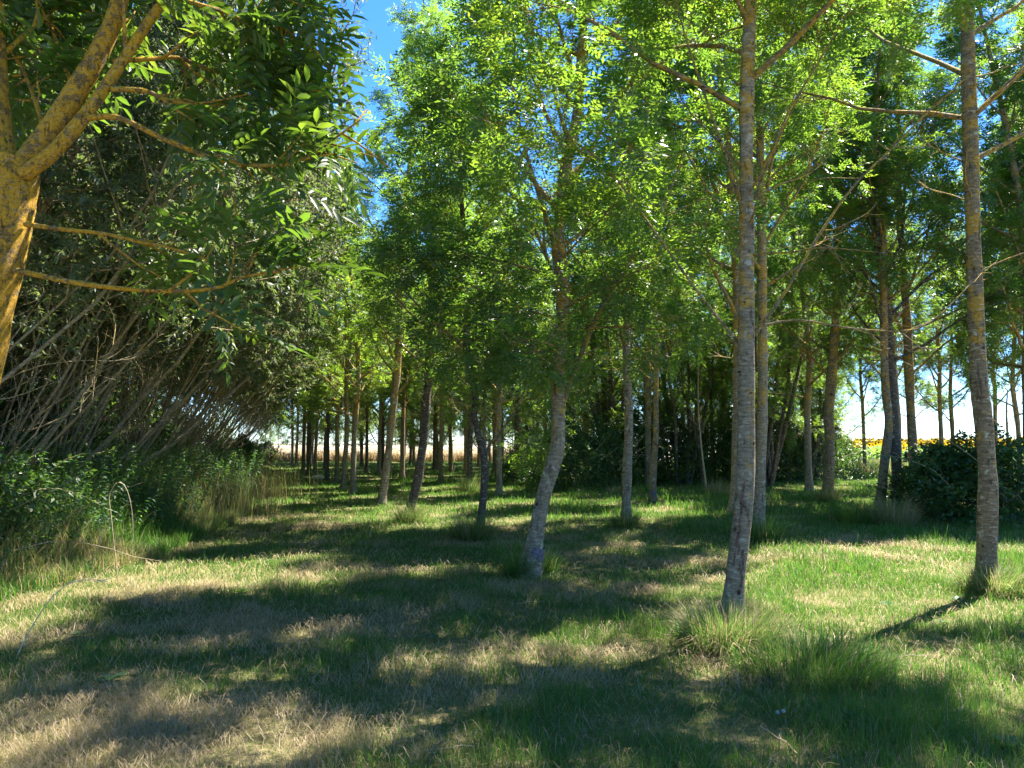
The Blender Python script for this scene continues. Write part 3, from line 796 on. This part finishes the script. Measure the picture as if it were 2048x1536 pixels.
# ------------------------------------------------------------------ shrubs, brambles, nettles
def bush_pattern(kind, seed, r, h, n_leaf, ll, lw, mat, canes=14):
    """arching canes with leaves spread through an uneven mound"""
    rng = np.random.RandomState(seed)
    root = empty(kind, (0, 0, 0), 'x', 'bush')
    T, leaves = [], []
    for i in range(canes):
        a = rng.rand() * 6.28; rr_ = r * math.sqrt(rng.rand()) * .6
        p = np.array([math.cos(a) * rr_, math.sin(a) * rr_, -.03])
        P = grow(p, np.array([math.cos(a) * .35, math.sin(a) * .35, 1]), h * rng.uniform(.9, 1.5), 8, rng, .16, -.13)
        T.append((P, np.linspace(.009, .003, 8), 4))
    a = rng.rand(n_leaf) * 6.28
    u = rng.rand(n_leaf) ** .45
    zz = rng.rand(n_leaf) ** .8
    lump = .55 + .9 * fbm(np.cos(a) * 2 + seed, np.sin(a) * 2 + zz * 3, 2)
    rad_ = r * np.sqrt(np.clip(1 - zz ** 2.2, 0.02, 1)) * u * lump
    top = h * (.45 + 1.0 * fbm(np.cos(a) * rad_ / r * 2.5 + seed * 1.7, np.sin(a) * rad_ / r * 2.5 + 5, 2))
    pos = np.stack([np.cos(a) * rad_, np.sin(a) * rad_, zz * top + .03], -1)
    d = np.stack([np.cos(a), np.sin(a), rng.normal(0, .5, n_leaf)], -1) + rng.normal(0, .6, (n_leaf, 3))
    # leaves in threes
    pos = np.repeat(pos, 3, 0) + rng.normal(0, .012, (n_leaf * 3, 3))
    d = np.repeat(nrm(d), 3, 0) + rng.normal(0, .55, (n_leaf * 3, 3))
    for i in range(16):
        a_ = rng.rand() * 6.28; q_ = r * .75 * math.sqrt(rng.rand())
        P = grow((math.cos(a_) * q_, math.sin(a_) * q_, h * .35), (math.cos(a_) * .7, math.sin(a_) * .7, 1), h * rng.uniform(.6, 1.15), 9, rng, .12, -.09)
        T.append((P, np.linspace(.007, .002, 9), 4))
        for t_ in np.linspace(.25, .98, 14):
            p_, d_ = pick(P, t_); b_ = perp(d_, rng)
            pos = np.vstack([pos, p_[None], p_[None], p_[None]]); d = np.vstack([d, [b_], [b_ * .5 + d_], [d_ - b_]])
    V, Fc, tint = simple_leaves(pos, d, rng, ll, lw, .55)
    tube_obj('cane', T, M['cane'], root)
    link('foliage', mesh('foliage', V, Fc, {'tint': tint}), mat, root)
    return root
def nettle_pattern(seed, r, h, n_stem):
    rng = np.random.RandomState(seed)
    root = empty('nettle_clump', (0, 0, 0), 'x', 'plant')
    T, pos, d = [], [], []
    for i in range(n_stem):
        a = rng.rand() * 6.28; q = r * math.sqrt(rng.rand())
        P = grow((math.cos(a) * q, math.sin(a) * q, -.03), (rng.normal(0, .15), rng.normal(0, .15), 1), h * rng.uniform(.4, 1.15), 6, rng, .10, .0)
        T.append((P, np.linspace(.004, .002, 6), 3))
        k = 17
        for j in range(k):
            p, dd = pick(P, .25 + .74 * j / k)
            b = perp(dd, rng)
            for s in (1, -1):
                pos.append(p); d.append(b * s + np.array([0, 0, -.15]))
    V, Fc, tint = simple_leaves(pos, d, rng, .075, .0135, .5)
    tube_obj('stem', T, M['stem'], root)
    link('foliage', mesh('foliage', V, Fc, {'tint': tint}), M['nettle_leaf'], root)
    return root
B = [bush_pattern('bramble_bush', 301 + i, 1.35, 1.5, 4200, .075, .021, M['bramble_leaf']) for i in range(3)]
NT = [nettle_pattern(331 + i, .85, 1.5, 150) for i in range(2)]
first = {}
def put(pats, i, x, y, sc, label, group=None, sz=1.0):
    o = pats[i]; z = float(gz(x, y)); rz = rs.uniform(0, 6.28)
    if id(o) not in first:
        first[id(o)] = 1
        o.location = (x, y, z); o.rotation_euler = (0, 0, rz); o['label'] = label
        if group: o['group'] = group
    else: o = copy_tree(o, (x, y, z), rz, sc, label, group)
    o.scale = (sc, sc, sc * sz)
    return o
# hedge of brambles in the middle distance, right of centre
GB = 'brambles of the hedge behind the trees'
for k, (px, py, sc, lb) in enumerate(((1062, 965, 1.0, 'small bramble at the left end of the hedge'), (1128, 985, 1.05, 'sunlit bramble spreading at the foot of the leaning pale trunk'),
        (1200, 978, 1.15, 'bramble of the hedge left of the half sunlit trunk'), (1275, 972, 1.25, 'bramble of the hedge behind the red footed trunk'),
        (1345, 970, 1.3, 'tallest dark bramble in the middle of the hedge'), (1425, 968, 1.2, 'bramble of the hedge left of the thick scarred trunk'),
        (1500, 966, 1.25, 'bramble of the hedge hidden behind the two grey trunks'), (1575, 965, 1.3, 'dark bramble right of the grey trunks'),
        (1640, 963, 1.2, 'dark bramble behind the thick mossy trunk'), (1690, 960, 1.05, 'dark bramble at the right end of the hedge, beside the opening'))):
    g = ground_at(px, py); put(B, k % 3, g[0], g[1] + 1.0, sc, lb, GB, 1.2)
for k, (px, py, sc, lb) in enumerate(((1965, 1045, 1.1, 'dark bramble behind the foot of the right hand trunk'), (2035, 1052, 1.35, 'big dark bramble at the right photo edge'),
        (1900, 1018, .75, 'low dark bramble left of the right hand trunk'))):
    g = ground_at(px, py); put(B, (k + 1) % 3, g[0], g[1] + 1.0, sc, lb, 'dark brambles at the right edge', .78)
# the bank on the left
GBK = 'brambles on the left bank'
names = ['nearest bramble at the left photo edge', 'second bramble along the bank, under leaning willow stems', 'third bramble along the bank from the camera',
         'fourth bramble along the bank from the camera', 'fifth bramble along the bank from the camera', 'sixth bramble along the bank, before the path end', 'seventh bramble along the bank, far down the path', 'last bramble along the bank at the far path end']
for k, (y, off, sc) in enumerate(((8.2, 1.6, 1.1), (9.6, 2.3, 1.15), (11.5, 2.6, 1.1), (14.0, 2.4, 1.05), (17.5, 2.0, 1.0), (22, 1.7, 1.0), (28, 1.5, 1.0), (37, 1.2, 1.0))):
    x, y = from_lat(edge(y) - off, y); put(B, k % 3, x, y, sc, names[k], GBK)
names = ['nettle clump at the left photo edge, low and dark', 'nettle clump second from the camera on the bank', 'tall fresh nettle clump in the middle of the bank', 'nettle clump behind the dry brown stems',
         'nettle clump beside the dry stems at the path edge', 'nettle clump at the bank corner by the path', 'nettle clump farther down the path edge', 'nettle clump near the far willow stems', 'small nettle clump far down the path edge']
for k, (y, off, sc) in enumerate(((7.8, .9, .75), (9.0, 1.1, .85), (10.6, 1.2, .95), (12.2, 1.0, 1.0), (13.8, .9, 1.0), (15.6, .7, 1.0), (18.5, .5, .95), (23, .5, .9), (30, .5, .9))):
    x, y = from_lat(edge(y) - off, y); put(NT, k % 2, x, y, sc, names[k], 'nettle clumps on the left bank')

for k, y in enumerate((8, 9.5, 11, 12.5, 14, 16, 18, 20.5, 23.5, 27, 31, 36, 42)):
    x, y2 = from_lat(edge(y) - 5.4 - (k % 3) * .7, y)
    put(B, k % 3, x, y2, 1.55 + .2 * (k % 2) + (.35 if k > 6 else 0), 'dark shaded bush behind the leaning willow stems', 'shaded bushes behind the willow stems', 1.15)
for k, (l, y) in enumerate(((-1.6, 47), (-2.6, 50), (-.6, 53), (-2.0, 56))):
    x, y2 = from_lat(l, y)
    put(B, k % 3, x, y2, 1.1, 'green bush at the far end of the mown path', 'bushes closing the far end of the path')

# ---- tussocks and tall grass
def tussock(x, y, r, h, n, dryness, label, seed, w=.006, cat='grass tussock', lean=.8):
    rng = np.random.RandomState(seed)
    q = r * .45 * np.sqrt(rng.rand(n)); a = rng.rand(n) * 6.28
    dx, dy = np.cos(a) * q, np.sin(a) * q
    dry = np.where(rng.rand(n) < dryness, rng.uniform(.5, .95, n), rng.uniform(0, .4, n))
    V, Q, T, D = blades(dx, dy, gz(x + dx, y + dy) - float(gz(x, y)) - .01, h * rng.uniform(.5, 1.25, n), w * rng.uniform(.6, 1.3, n), dry, rng,
                        az=a + rng.normal(0, .5, n), lean=np.clip(rng.normal(lean, .35, n) * (.4 + q / (r * .45)), .05, 1.7))
    o = link('grass_tussock', mesh('grass_tussock', V, [Q, T], {'dry': D}), M['grass'])
    o.location = (x, y, float(gz(x, y)))
    tag(o, label, cat, 'grass tussocks at the tree feet')
for (px, py, r, h, n, dr, lb, wd) in (
        (1455, 1290, .75, .36, 3000, .45, 'large shaggy grass tussock round the foot of the thick scarred trunk', .005),
        (1620, 1330, 1.2, .24, 3600, .15, 'lush dark green grass clump spreading right of the big tussock', .006),
        (945, 1085, .62, .50, 1800, .45, 'round dark tussock under the three way forked trunk', .007),
        (825, 1045, .62, .48, 1400, .4, 'tussock skirting the dark leaning trunk', .008),
        (1785, 1052, .75, .62, 1500, .75, 'dry yellow tussock at the foot of the crooked trunk', .009),
        (1710, 1050, .7, .55, 1200, .1, 'fresh green clump left of the dry yellow tussock', .009),
        (1525, 1085, .6, .45, 1200, .2, 'dark grass clump at the foot of the grey trunk behind', .007),
        (1252, 1055, .45, .4, 800, .3, 'thin tussock at the foot of the half sunlit trunk', .008),
        (1985, 1185, .6, .34, 1500, .45, 'grass and debris ring round the right hand trunk', .006),
        (1035, 1150, .3, .42, 420, .1, 'pale green grass spray left of the dark wrapped foot', .006),
        (1655, 1003, .55, .5, 700, .6, 'dull tussock at the foot of the thick mossy trunk', .012),
        (1085, 1140, .5, .35, 700, .15, 'green grass fringe right of the dark wrapped foot', .006),
        (940, 982, .7, .6, 700, .3, 'shaggy tussock behind the three way fork', .014),
        (1435, 990, .7, .55, 600, .8, 'dry grass tuft before the bramble hedge', .012)):
    g = ground_at(px, py); tussock(g[0], g[1], r, h, n, dr, lb, int(px))
def bank_grass():
    rng = np.random.RandomState(21)
    n = 110000
    y = np.concatenate([np.sqrt(rng.uniform(5.5 ** 2, 20 ** 2, int(n * .8))), rng.uniform(18, 45, n - int(n * .8))])
    off = -.3 + 3.0 * rng.rand(n) ** 1.25
    x = edge(y) - off - ROWS * y
    dm = fbm(x * .8 + 5, y * .8, 2)
    brown = np.clip((dm - .42) * 4, 0.1, .85)
    dry = np.where(rng.rand(n) < brown, rng.uniform(.5, .8, n), rng.uniform(0, .38, n))
    h = np.clip(.22 + .75 * np.clip(off, 0, 1.6), .2, 1.3) * rng.uniform(.45, 1.35, n)
    V, Q, T, D = blades(x, y, gz(x, y) - .01, h, .007 * rng.uniform(.6, 1.4, n) * (1 + y / 25), dry, rng, .6)
    tag(link('tall_grass', mesh('tall_grass', V, [Q, T], {'dry': D}), M['grass']), 'tangled tall grass and dry stalks along the left bank', 'tall grass', kind='stuff')
bank_grass()
def reed_patch(px, py, w, n, h, label, seed):
    rng = np.random.RandomState(seed)
    g = ground_at(px, py)
    x, y = rng.normal(0, w, n), rng.normal(0, w * .8, n)
    V, Q, T, D = blades(x, y, np.full(n, -.02), h * rng.uniform(.6, 1.15, n), np.full(n, .008), rng.uniform(.55, .72, n), rng, .22)
    o = link('dry_stem_patch', mesh('dry_stem_patch', V, [Q, T], {'dry': D}), M['grass']); o.location = (g[0], g[1], float(gz(g[0], g[1])))
    tag(o, label, 'dry plants', 'brown dry stem patches on the bank')
reed_patch(345, 1052, .6, 1100, 1.0, 'brown dry stem patch below the fresh nettles on the bank', 61)
reed_patch(425, 1030, .7, 1200, 1.1, 'brown dry stem patch at the bank corner by the path', 62)
reed_patch(478, 1000, .8, 900, 1.0, 'greyish dry stem patch where the bank meets the far path', 63)

# ------------------------------------------------------------------ small things
def thing_tube(name, tubes, mat, loc, label, cat, group=None):
    o = tube_obj(name, tubes, mat); o.location = loc
    return tag(o, label, cat, group)
# bent grass stalk at the left front
g = ground_at(30, 1320); g[2] = float(gz(g[0], g[1]))
sp_ = [at(x, y, g[1]) - g for x, y in ((30, 1320), (55, 1270), (90, 1212), (130, 1172), (170, 1160), (212, 1160))]
Pst = smooth_path(sp_, 20)
root = empty('grass_stalk', g, 'single tall straw coloured grass stalk bending right in the left foreground', 'grass stalk')
o = tube_obj('stalk', [(Pst, np.linspace(.0052, .002, 20), 6)], M['straw'], root)
rng = np.random.RandomState(4)
ears = []
for t in np.concatenate([[.42, .44], np.linspace(.6, .98, 14)]):
    q, dd = pick(Pst, t); e = grow(q, dd + perp(dd, rng) * .35, .06 if t > .5 else .09, 4, rng, .06, -.06)
    ears.append((e, [.0012, .003, .0025, .0006], 5))
tube_obj('seed_head', ears, M['straw'], root)
# arching bare canes on the bank
for k, (pts, lb) in enumerate((([(236, 1165), (222, 1030), (219, 990), (237, 964), (256, 985), (266, 1050), (262, 1160)], 'hooked bare cane arching over the bank grass'),
                               ([(175, 1150), (200, 1080), (207, 1040)], 'upright thin bare cane at the bank foot'),
                               ([(96, 1160), (112, 1060), (170, 1015), (230, 985), (285, 965)], 'long pale bare cane lying across the bank'))):
    Yb = 8.6 + .5 * k
    P = smooth_path([at(x, y, Yb) for x, y in pts], 18); b = P[0].copy(); b[2] = max(0, b[2])
    thing_tube('bare_cane', [(P - b, np.linspace(.005, .0025, 18), 6)], M['cane'], b, lb, 'cane', 'bare canes on the left bank')
# bark scars: flakes standing on the scarred trunk, and wraps at two feet
def on_trunk(root, P, rr, zs, ang, hw, hh, rng, name, mat):
    k = int(np.argmin(np.abs(P[:, 2] - zs)))
    V, Fq = [], []
    nz, na = 9, 5
    for i in range(nz):
        z = zs - hh + 2 * hh * i / (nz - 1)
        kk = int(np.argmin(np.abs(P[:, 2] - z))); f = (z - P[kk, 2]) / max(1e-6, (P[min(kk + 1, len(P) - 1), 2] - P[kk, 2]))
        c = P[kk] + (P[min(kk + 1, len(P) - 1)] - P[kk]) * f
        wv = hw * (math.sin(math.pi * (i + .5) / nz) ** .5) * rng.uniform(.6, 1.25)
        for j in range(na):
            a = ang + wv * (j / (na - 1) * 2 - 1) + rng.normal(0, .04)
            rad_ = rr[kk] * (1.03 + .09 * rng.rand()) if 0 < j < na - 1 else rr[kk] * .97
            V.append(c + np.array([math.cos(a) * rad_, math.sin(a) * rad_, 0]))
    for i in range(nz - 1):
        for j in range(na - 1):
            Fq.append([i * na + j, i * na + j + 1, (i + 1) * na + j + 1, (i + 1) * na + j])
    link(name, mesh(name, np.array(V), [np.array(Fq)]), mat, root, False)
for zs, an, hw, hh in ((1.24, -2.0, .10, .05), (1.15, -2.08, .16, .07), (1.05, -1.97, .12, .05), (.96, -2.12, .14, .06), (.86, -2.0, .10, .05), (.78, -2.1, .18, .07), (.70, -1.85, .12, .04), (.66, -1.4, .2, .035),
                       (.60, -1.2, .16, .05), (.55, -1.55, .14, .04), (.50, -1.3, .2, .03), (.42, -1.15, .1, .05), (.36, -1.3, .12, .04), (.62, -2.2, .1, .06)):
    on_trunk(t_right_of_middle, P1, rr1, zs, an, hw, hh, g1, 'bark_scar', M['scar'])
def wrap(root, h, r, lean, mat):
    z = np.linspace(-.03, h, 8)
    P = np.stack([lean[0] * z, lean[1] * z, z], -1)
    tube_obj('trunk_wrap', [(P, r * (1.25 - .12 * z / h) + .25 * r * np.exp(-np.maximum(z, 0) / .13), 16)], mat, root, .02, np.random.RandomState(2))
for o in list(C.objects):
    lb = o.get('label', '')
    if 'dark wrap round its foot' in lb: wrap(o, .36, .098, (.27, 0), M['guard'])
    if 'reddish lower bark and dark foot' in lb: wrap(o, .28, .085, (.03, 0), M['guard'])
# dead saplings
for k, (pts, Y, lb) in enumerate((([(1413, 972), (1408, 940), (1401, 876), (1396, 800), (1398, 720)], 26.0, 'thin pale dead sapling leaning left before the hedge'),
                                  ([(2018, 975), (2017, 900), (2013, 830), (2015, 780)], 20.0, 'thin dead sapling before the bush at the right edge'))):
    b = at(*pts[0], Y); b[2] = float(gz(b[0], b[1]))
    P = smooth_path([np.zeros(3)] + [at(x, y, Y) - b for x, y in pts[1:]], 16)
    rng = np.random.RandomState(90 + k)
    T = [(P, np.linspace(.045, .015, 16), 8)]
    for i in range(6):
        q, dd = pick(P, rng.uniform(.45, .98)); T += bare_limb(q, dd * .6 + perp(dd, rng) * .7, rng.uniform(.5, 1.2), .01, rng)
    thing_tube('dead_sapling', T, M['cane'], b, lb, 'sapling')
# dark many stemmed trees behind the hedge
for k, (px, Y, lb, ln) in enumerate(((1365, 28.5, 'dark clump of thin upright stems rising behind the middle of the hedge', 0.0), (1543, 27.5, 'dark many stemmed tree leaning right behind the grey trunks', .12),
        (1225, 30.5, 'dark many stemmed tree behind the hedge, left of the red footed trunk', -.05), (1450, 31.5, 'dark many stemmed tree behind the hedge, left of the thick scarred trunk', 0.0), (1630, 31, 'dark many stemmed tree behind the hedge, left of the thick mossy trunk', .05))):
    x = at(px, 940, Y)[0]
    root = empty('hedge_tree', (x, Y, float(gz(x, Y))), lb, 'tree')
    rng = np.random.RandomState(120 + k); lv = []
    for s in range(7):
        P = grow((rng.normal(0, .35), rng.normal(0, .35), -.05), (rng.normal(ln, .12), rng.normal(0, .12), 1), rng.uniform(7, 10), 12, rng, .05, .04)
        T = [(P, np.linspace(rng.uniform(.07, .12), .015, 12), 7)]
        for i in range(9):
            q, dd = pick(P, .22 + .76 * i / 9); T += limb(q, dd * .6 + perp(dd, rng) * .8, rng.uniform(.8, 1.6), .014, rng, lv, .8)
        for i in range(4):
            q, dd = pick(P, rng.uniform(.15, .5)); T += bare_limb(q, dd + perp(dd, rng) * .7, rng.uniform(.8, 1.8), .012, rng)
        tube_obj('stem', T, M['dark_bark'], root)
    A = np.array(lv); V, Fc, tint = pinnate(A[:, :3], A[:, 3:], rng)
    link('crown', mesh('crown', V, Fc, {'tint': tint}), M['ash_leaf'], root)
# fence post
g = ground_at(1814, 944)
root = empty('fence_post', (g[0], g[1], 0), 'short dark wooden fence post before the sunflower field', 'post')
tube_obj('post', [(np.array([[0, 0, -.05], [.01, 0, .5], [.0, 0, 1.0], [0, 0, 1.12]]), [.11, .105, .10, .06], 10)], M['post'], root, .05, np.random.RandomState(1))
wv = np.linspace(0, 6.28, 13)
tube_obj('wire_loop', [(np.stack([np.cos(wv) * .115, np.sin(wv) * .115, np.full(13, .8)], -1), np.full(13, .006), 5)], M['stone'], root)
# pale stone by the path row
g = ground_at(636, 960)
rng = np.random.RandomState(8)
st = [(np.array([[-.3, 0, .02], [-.2, 0, .08], [0, .02, .1], [.18, 0, .09], [.3, .01, .03]]), [.02, .1, .13, .11, .02], 9)]
thing_tube('stone', st, M['stone'], (g[0], g[1], float(gz(g[0], g[1]))), 'pale stone lying in the grass beside the path side row', 'stone')
# weeds
def weed(px, py, h, label, seed):
    g = ground_at(px, py); rng = np.random.RandomState(seed)
    root = empty('weed', (g[0], g[1], float(gz(g[0], g[1]))), label, 'plant')
    T, pos, d = [], [], []
    for i in range(4):
        P = grow((rng.normal(0, .02), rng.normal(0, .02), -.01), (rng.normal(0, .3), rng.normal(0, .3), 1), h * rng.uniform(.6, 1.1), 6, rng, .1, .05)
        T.append((P, np.linspace(.003, .0015, 6), 4))
        for j in range(9):
            p, dd = pick(P, .2 + .79 * j / 9); pos.append(p); d.append(perp(dd, rng) + dd * .4)
    V, Fc, tint = simple_leaves(pos, d, rng, .035, .009, .4)
    tube_obj('stem', T, M['stem'], root); link('foliage', mesh('foliage', V, Fc, {'tint': tint}), M['nettle_leaf'], root)
weed(987, 1455, .10, 'small bright leafy sprout in the grass at the bottom middle', 3)
weed(1705, 1450, .09, 'small pale leafy sprout in the lush grass at the lower right', 4)
weed(1005, 1130, .4, 'tall leafy weed left of the dark wrapped foot', 6)
# fallen twigs and low leafy weeds in the mown grass
rng = np.random.RandomState(19)
for i in range(26):
    y = 3.0 + 9 * rng.rand() ** 1.3; x = rng.uniform(-.62, .62) * y
    if lat(x, y) < edge(y) + .3: continue
    a = rng.rand() * 6.28; P = grow((0, 0, .025), (math.cos(a), math.sin(a), .05), rng.uniform(.12, .45), 6, rng, .18, 0); P[:, 2] = .02 + .015 * rng.rand(6)
    T = [(P, np.linspace(.005, .002, 6), 5)]
    q, dd = pick(P, .5); S = grow(q, dd + perp(dd, rng) * np.array([1, 1, .2]), .1, 4, rng, .15, 0); T.append((S, np.linspace(.003, .0015, 4), 4))
    thing_tube('fallen_twig', T, M['cane'], (x, y, float(gz(x, y))), 'small dry twig lying in the mown grass', 'twig', 'fallen twigs in the grass')
def rosette(x, y, sz, seed):
    rng = np.random.RandomState(seed); n = 9
    a = np.arange(n) * 2.4 + rng.rand(n) * .5
    d = np.stack([np.cos(a), np.sin(a), rng.uniform(.15, .7, n)], -1)
    V, Fc, tint = simple_leaves(np.zeros((n, 3)) + [0, 0, .015], d, rng, sz, sz * .22, .25)
    o = link('weed', mesh('weed', V, Fc, {'tint': tint}), M['nettle_leaf']); o.location = (x, y, float(gz(x, y)))
    tag(o, 'low broad leaved weed rosette in the mown grass', 'plant', 'weed rosettes in the grass')
for i in range(40):
    y = 2.8 + 8 * rng.rand(); x = rng.uniform(-.62, .65) * y
    if lat(x, y) > edge(y) + .2: rosette(x, y, rng.uniform(.05, .12), 500 + i)
for px, py, lb in ((1556, 1453, 'left of two tiny white clover heads in the lower right grass'), (1568, 1450, 'right of two tiny white clover heads in the lower right grass')):
    g = ground_at(px, py)
    root = empty('clover_flower', (g[0], g[1], float(gz(g[0], g[1]))), lb, 'flower')
    tube_obj('stem', [(np.array([[0, 0, -.01], [.003, 0, .04], [.004, 0, .085]]), [.0015, .0013, .0012], 5)], M['stem'], root)
    rng = np.random.RandomState(px); pts = nrm(rng.normal(0, 1, (46, 3))); T = [(np.array([[0, 0, .085], [0, 0, .085]]) + np.outer([.002, .011], p), [.0012, .0022], 4) for p in pts]
    tube_obj('flower_head', T, M['stone'], root)

# ------------------------------------------------------------------ fields beyond
def wheat():
    rng = np.random.RandomState(31)
    n = 60000
    y = 62 + 60 * rng.rand(n) ** 1.8; x = rng.uniform(-.5, .16, n) * y
    V, Q, T, D = blades(x, y, gz(x, y), rng.uniform(.75, 1.0, n), rng.uniform(.05, .10, n), rng.uniform(.85, 1, n), rng, .25)
    me = mesh('wheat_field', V, [Q, T], {'dry': D})
    tag(link('wheat_field', me, M['grass']), 'pale ripe grain field glowing in the sun beyond the trees', 'field', kind='stuff')
    # the solid mass of the crop behind its front edge
    m = leaf_mat('ripe_grain', [(0, (.5, .4, .26)), (1, (.55, .45, .3))], [(0, (.5, .4, .25)), (1, (.5, .4, .25))], .1)
    xs, ys = np.linspace(-150, 60, 90), np.concatenate([[62.5], np.linspace(63, 260, 80)])
    X, Y = np.meshgrid(xs, ys); Z = .72 + .12 * fbm(X * .7, Y * .7, 3); Z[0] = 0
    i = (np.arange(len(ys) - 1)[:, None] * 90 + np.arange(89)[None, :]).ravel()
    tag(link('grain_field', mesh('grain_field', np.stack([X, Y, Z], -1).reshape(-1, 3), [np.stack([i, i + 1, i + 91, i + 90], -1)]), m), kind='structure')
wheat()
def verge():
    rng = np.random.RandomState(33)
    n = 26000
    y = rng.uniform(36, 46, n); x = rng.uniform(.3, .8, n) * y
    V, Q, T, D = blades(x, y, gz(x, y), rng.uniform(.25, .75, n), rng.uniform(.02, .04, n), np.where(rng.rand(n) < .6, rng.uniform(.6, 1, n), rng.uniform(.1, .4, n)), rng, .3)
    tag(link('verge_grass', mesh('verge_grass', V, [Q, T], {'dry': D}), M['grass']), 'pale tall grass verge in front of the sunflowers', 'grass', kind='stuff')
verge()
def sunflowers():
    rng = np.random.RandomState(35)
    VV, FF, MI, TI, off = [], [], [], [], 0
    rows = np.arange(46, 84, .8)
    pos = []
    for y in rows:
        xs = np.arange(.36 * y, .86 * y, .42)
        pos.append(np.stack([xs + rng.normal(0, .08, len(xs)), np.full(len(xs), y) + rng.normal(0, .1, len(xs))], -1))
    P = np.vstack(pos); n = len(P)
    H = rng.normal(1.5, .12, n)
    # leaves: 7 broad ones per plant
    k = 8
    lz = H[:, None] * np.linspace(.25, .92, k)[None, :]
    a = rng.rand(n, k) * 6.28
    b = np.stack([np.repeat(P[:, :1], k, 1), np.repeat(P[:, 1:], k, 1), lz], -1).reshape(-1, 3)
    d = np.stack([np.cos(a), np.sin(a), rng.normal(-.25, .25, (n, k))], -1).reshape(-1, 3)
    V, Fc, tint = simple_leaves(b, d, rng, .28, .11, .35)
    VV.append(V); FF.append(Fc[0]); MI.append(np.zeros(len(Fc[0]))); TI.append(tint); off = len(V)
    # heads: a ring of petals and a dark middle, turned to the camera side
    m = 12
    f = nrm(np.stack([rng.normal(-.25, .3, n), rng.normal(-1, .15, n), rng.normal(.1, .25, n)], -1))
    s = nrm(np.cross(f, [0, 0, 1.0])); u = np.cross(s, f)
    c = np.stack([P[:, 0], P[:, 1], H + .05], -1) + f * .06
    ang = np.arange(m) * 2 * math.pi / m
    def ring(r, back): return c[:, None, :] - f[:, None, :] * back + r * (np.cos(ang)[None, :, None] * s[:, None, :] + np.sin(ang)[None, :, None] * u[:, None, :])
    R0, R1 = ring(.055, 0), ring(.135, .02)
    V = np.concatenate([R0, R1], 1).reshape(-1, 3); o = np.arange(n)[:, None] * 2 * m + off
    j = np.arange(m)
    q = (o[:, :, None] + np.stack([j, (j + 1) % m, m + (j + 1) % m, m + j], -1)[None]).reshape(-1, 4)
    VV.append(V); TI.append(np.full(len(V), .5)); FF.append(q); MI.append(np.ones(len(q)))
    hub = o + j[None, :]
    mats = MI + [np.full(n, 2)]
    me = mesh('sunflower_field', np.vstack(VV), FF + [hub], {'tint': np.concatenate(TI)}, mats)
    sl = leaf_mat('sunflower_leaf', [(0, (.06, .13, .03)), (1, (.13, .2, .06))], [(0, (.2, .36, .05)), (1, (.3, .45, .08))], .4, .6, .3)
    sy = leaf_mat('sunflower_petal', [(0, (.75, .42, .01)), (1, (.8, .5, .01))], [(0, (.7, .4, .01)), (1, (.8, .5, .02))], .35)
    sb = plain_mat('sunflower_disc', (.06, .035, .01), (.2, .12, .03))
    tag(link('sunflower_field', me, [sl, sy, sb]), 'field of yellow sunflowers in bloom beyond the trees at the right', 'sunflower field', kind='stuff')
sunflowers()
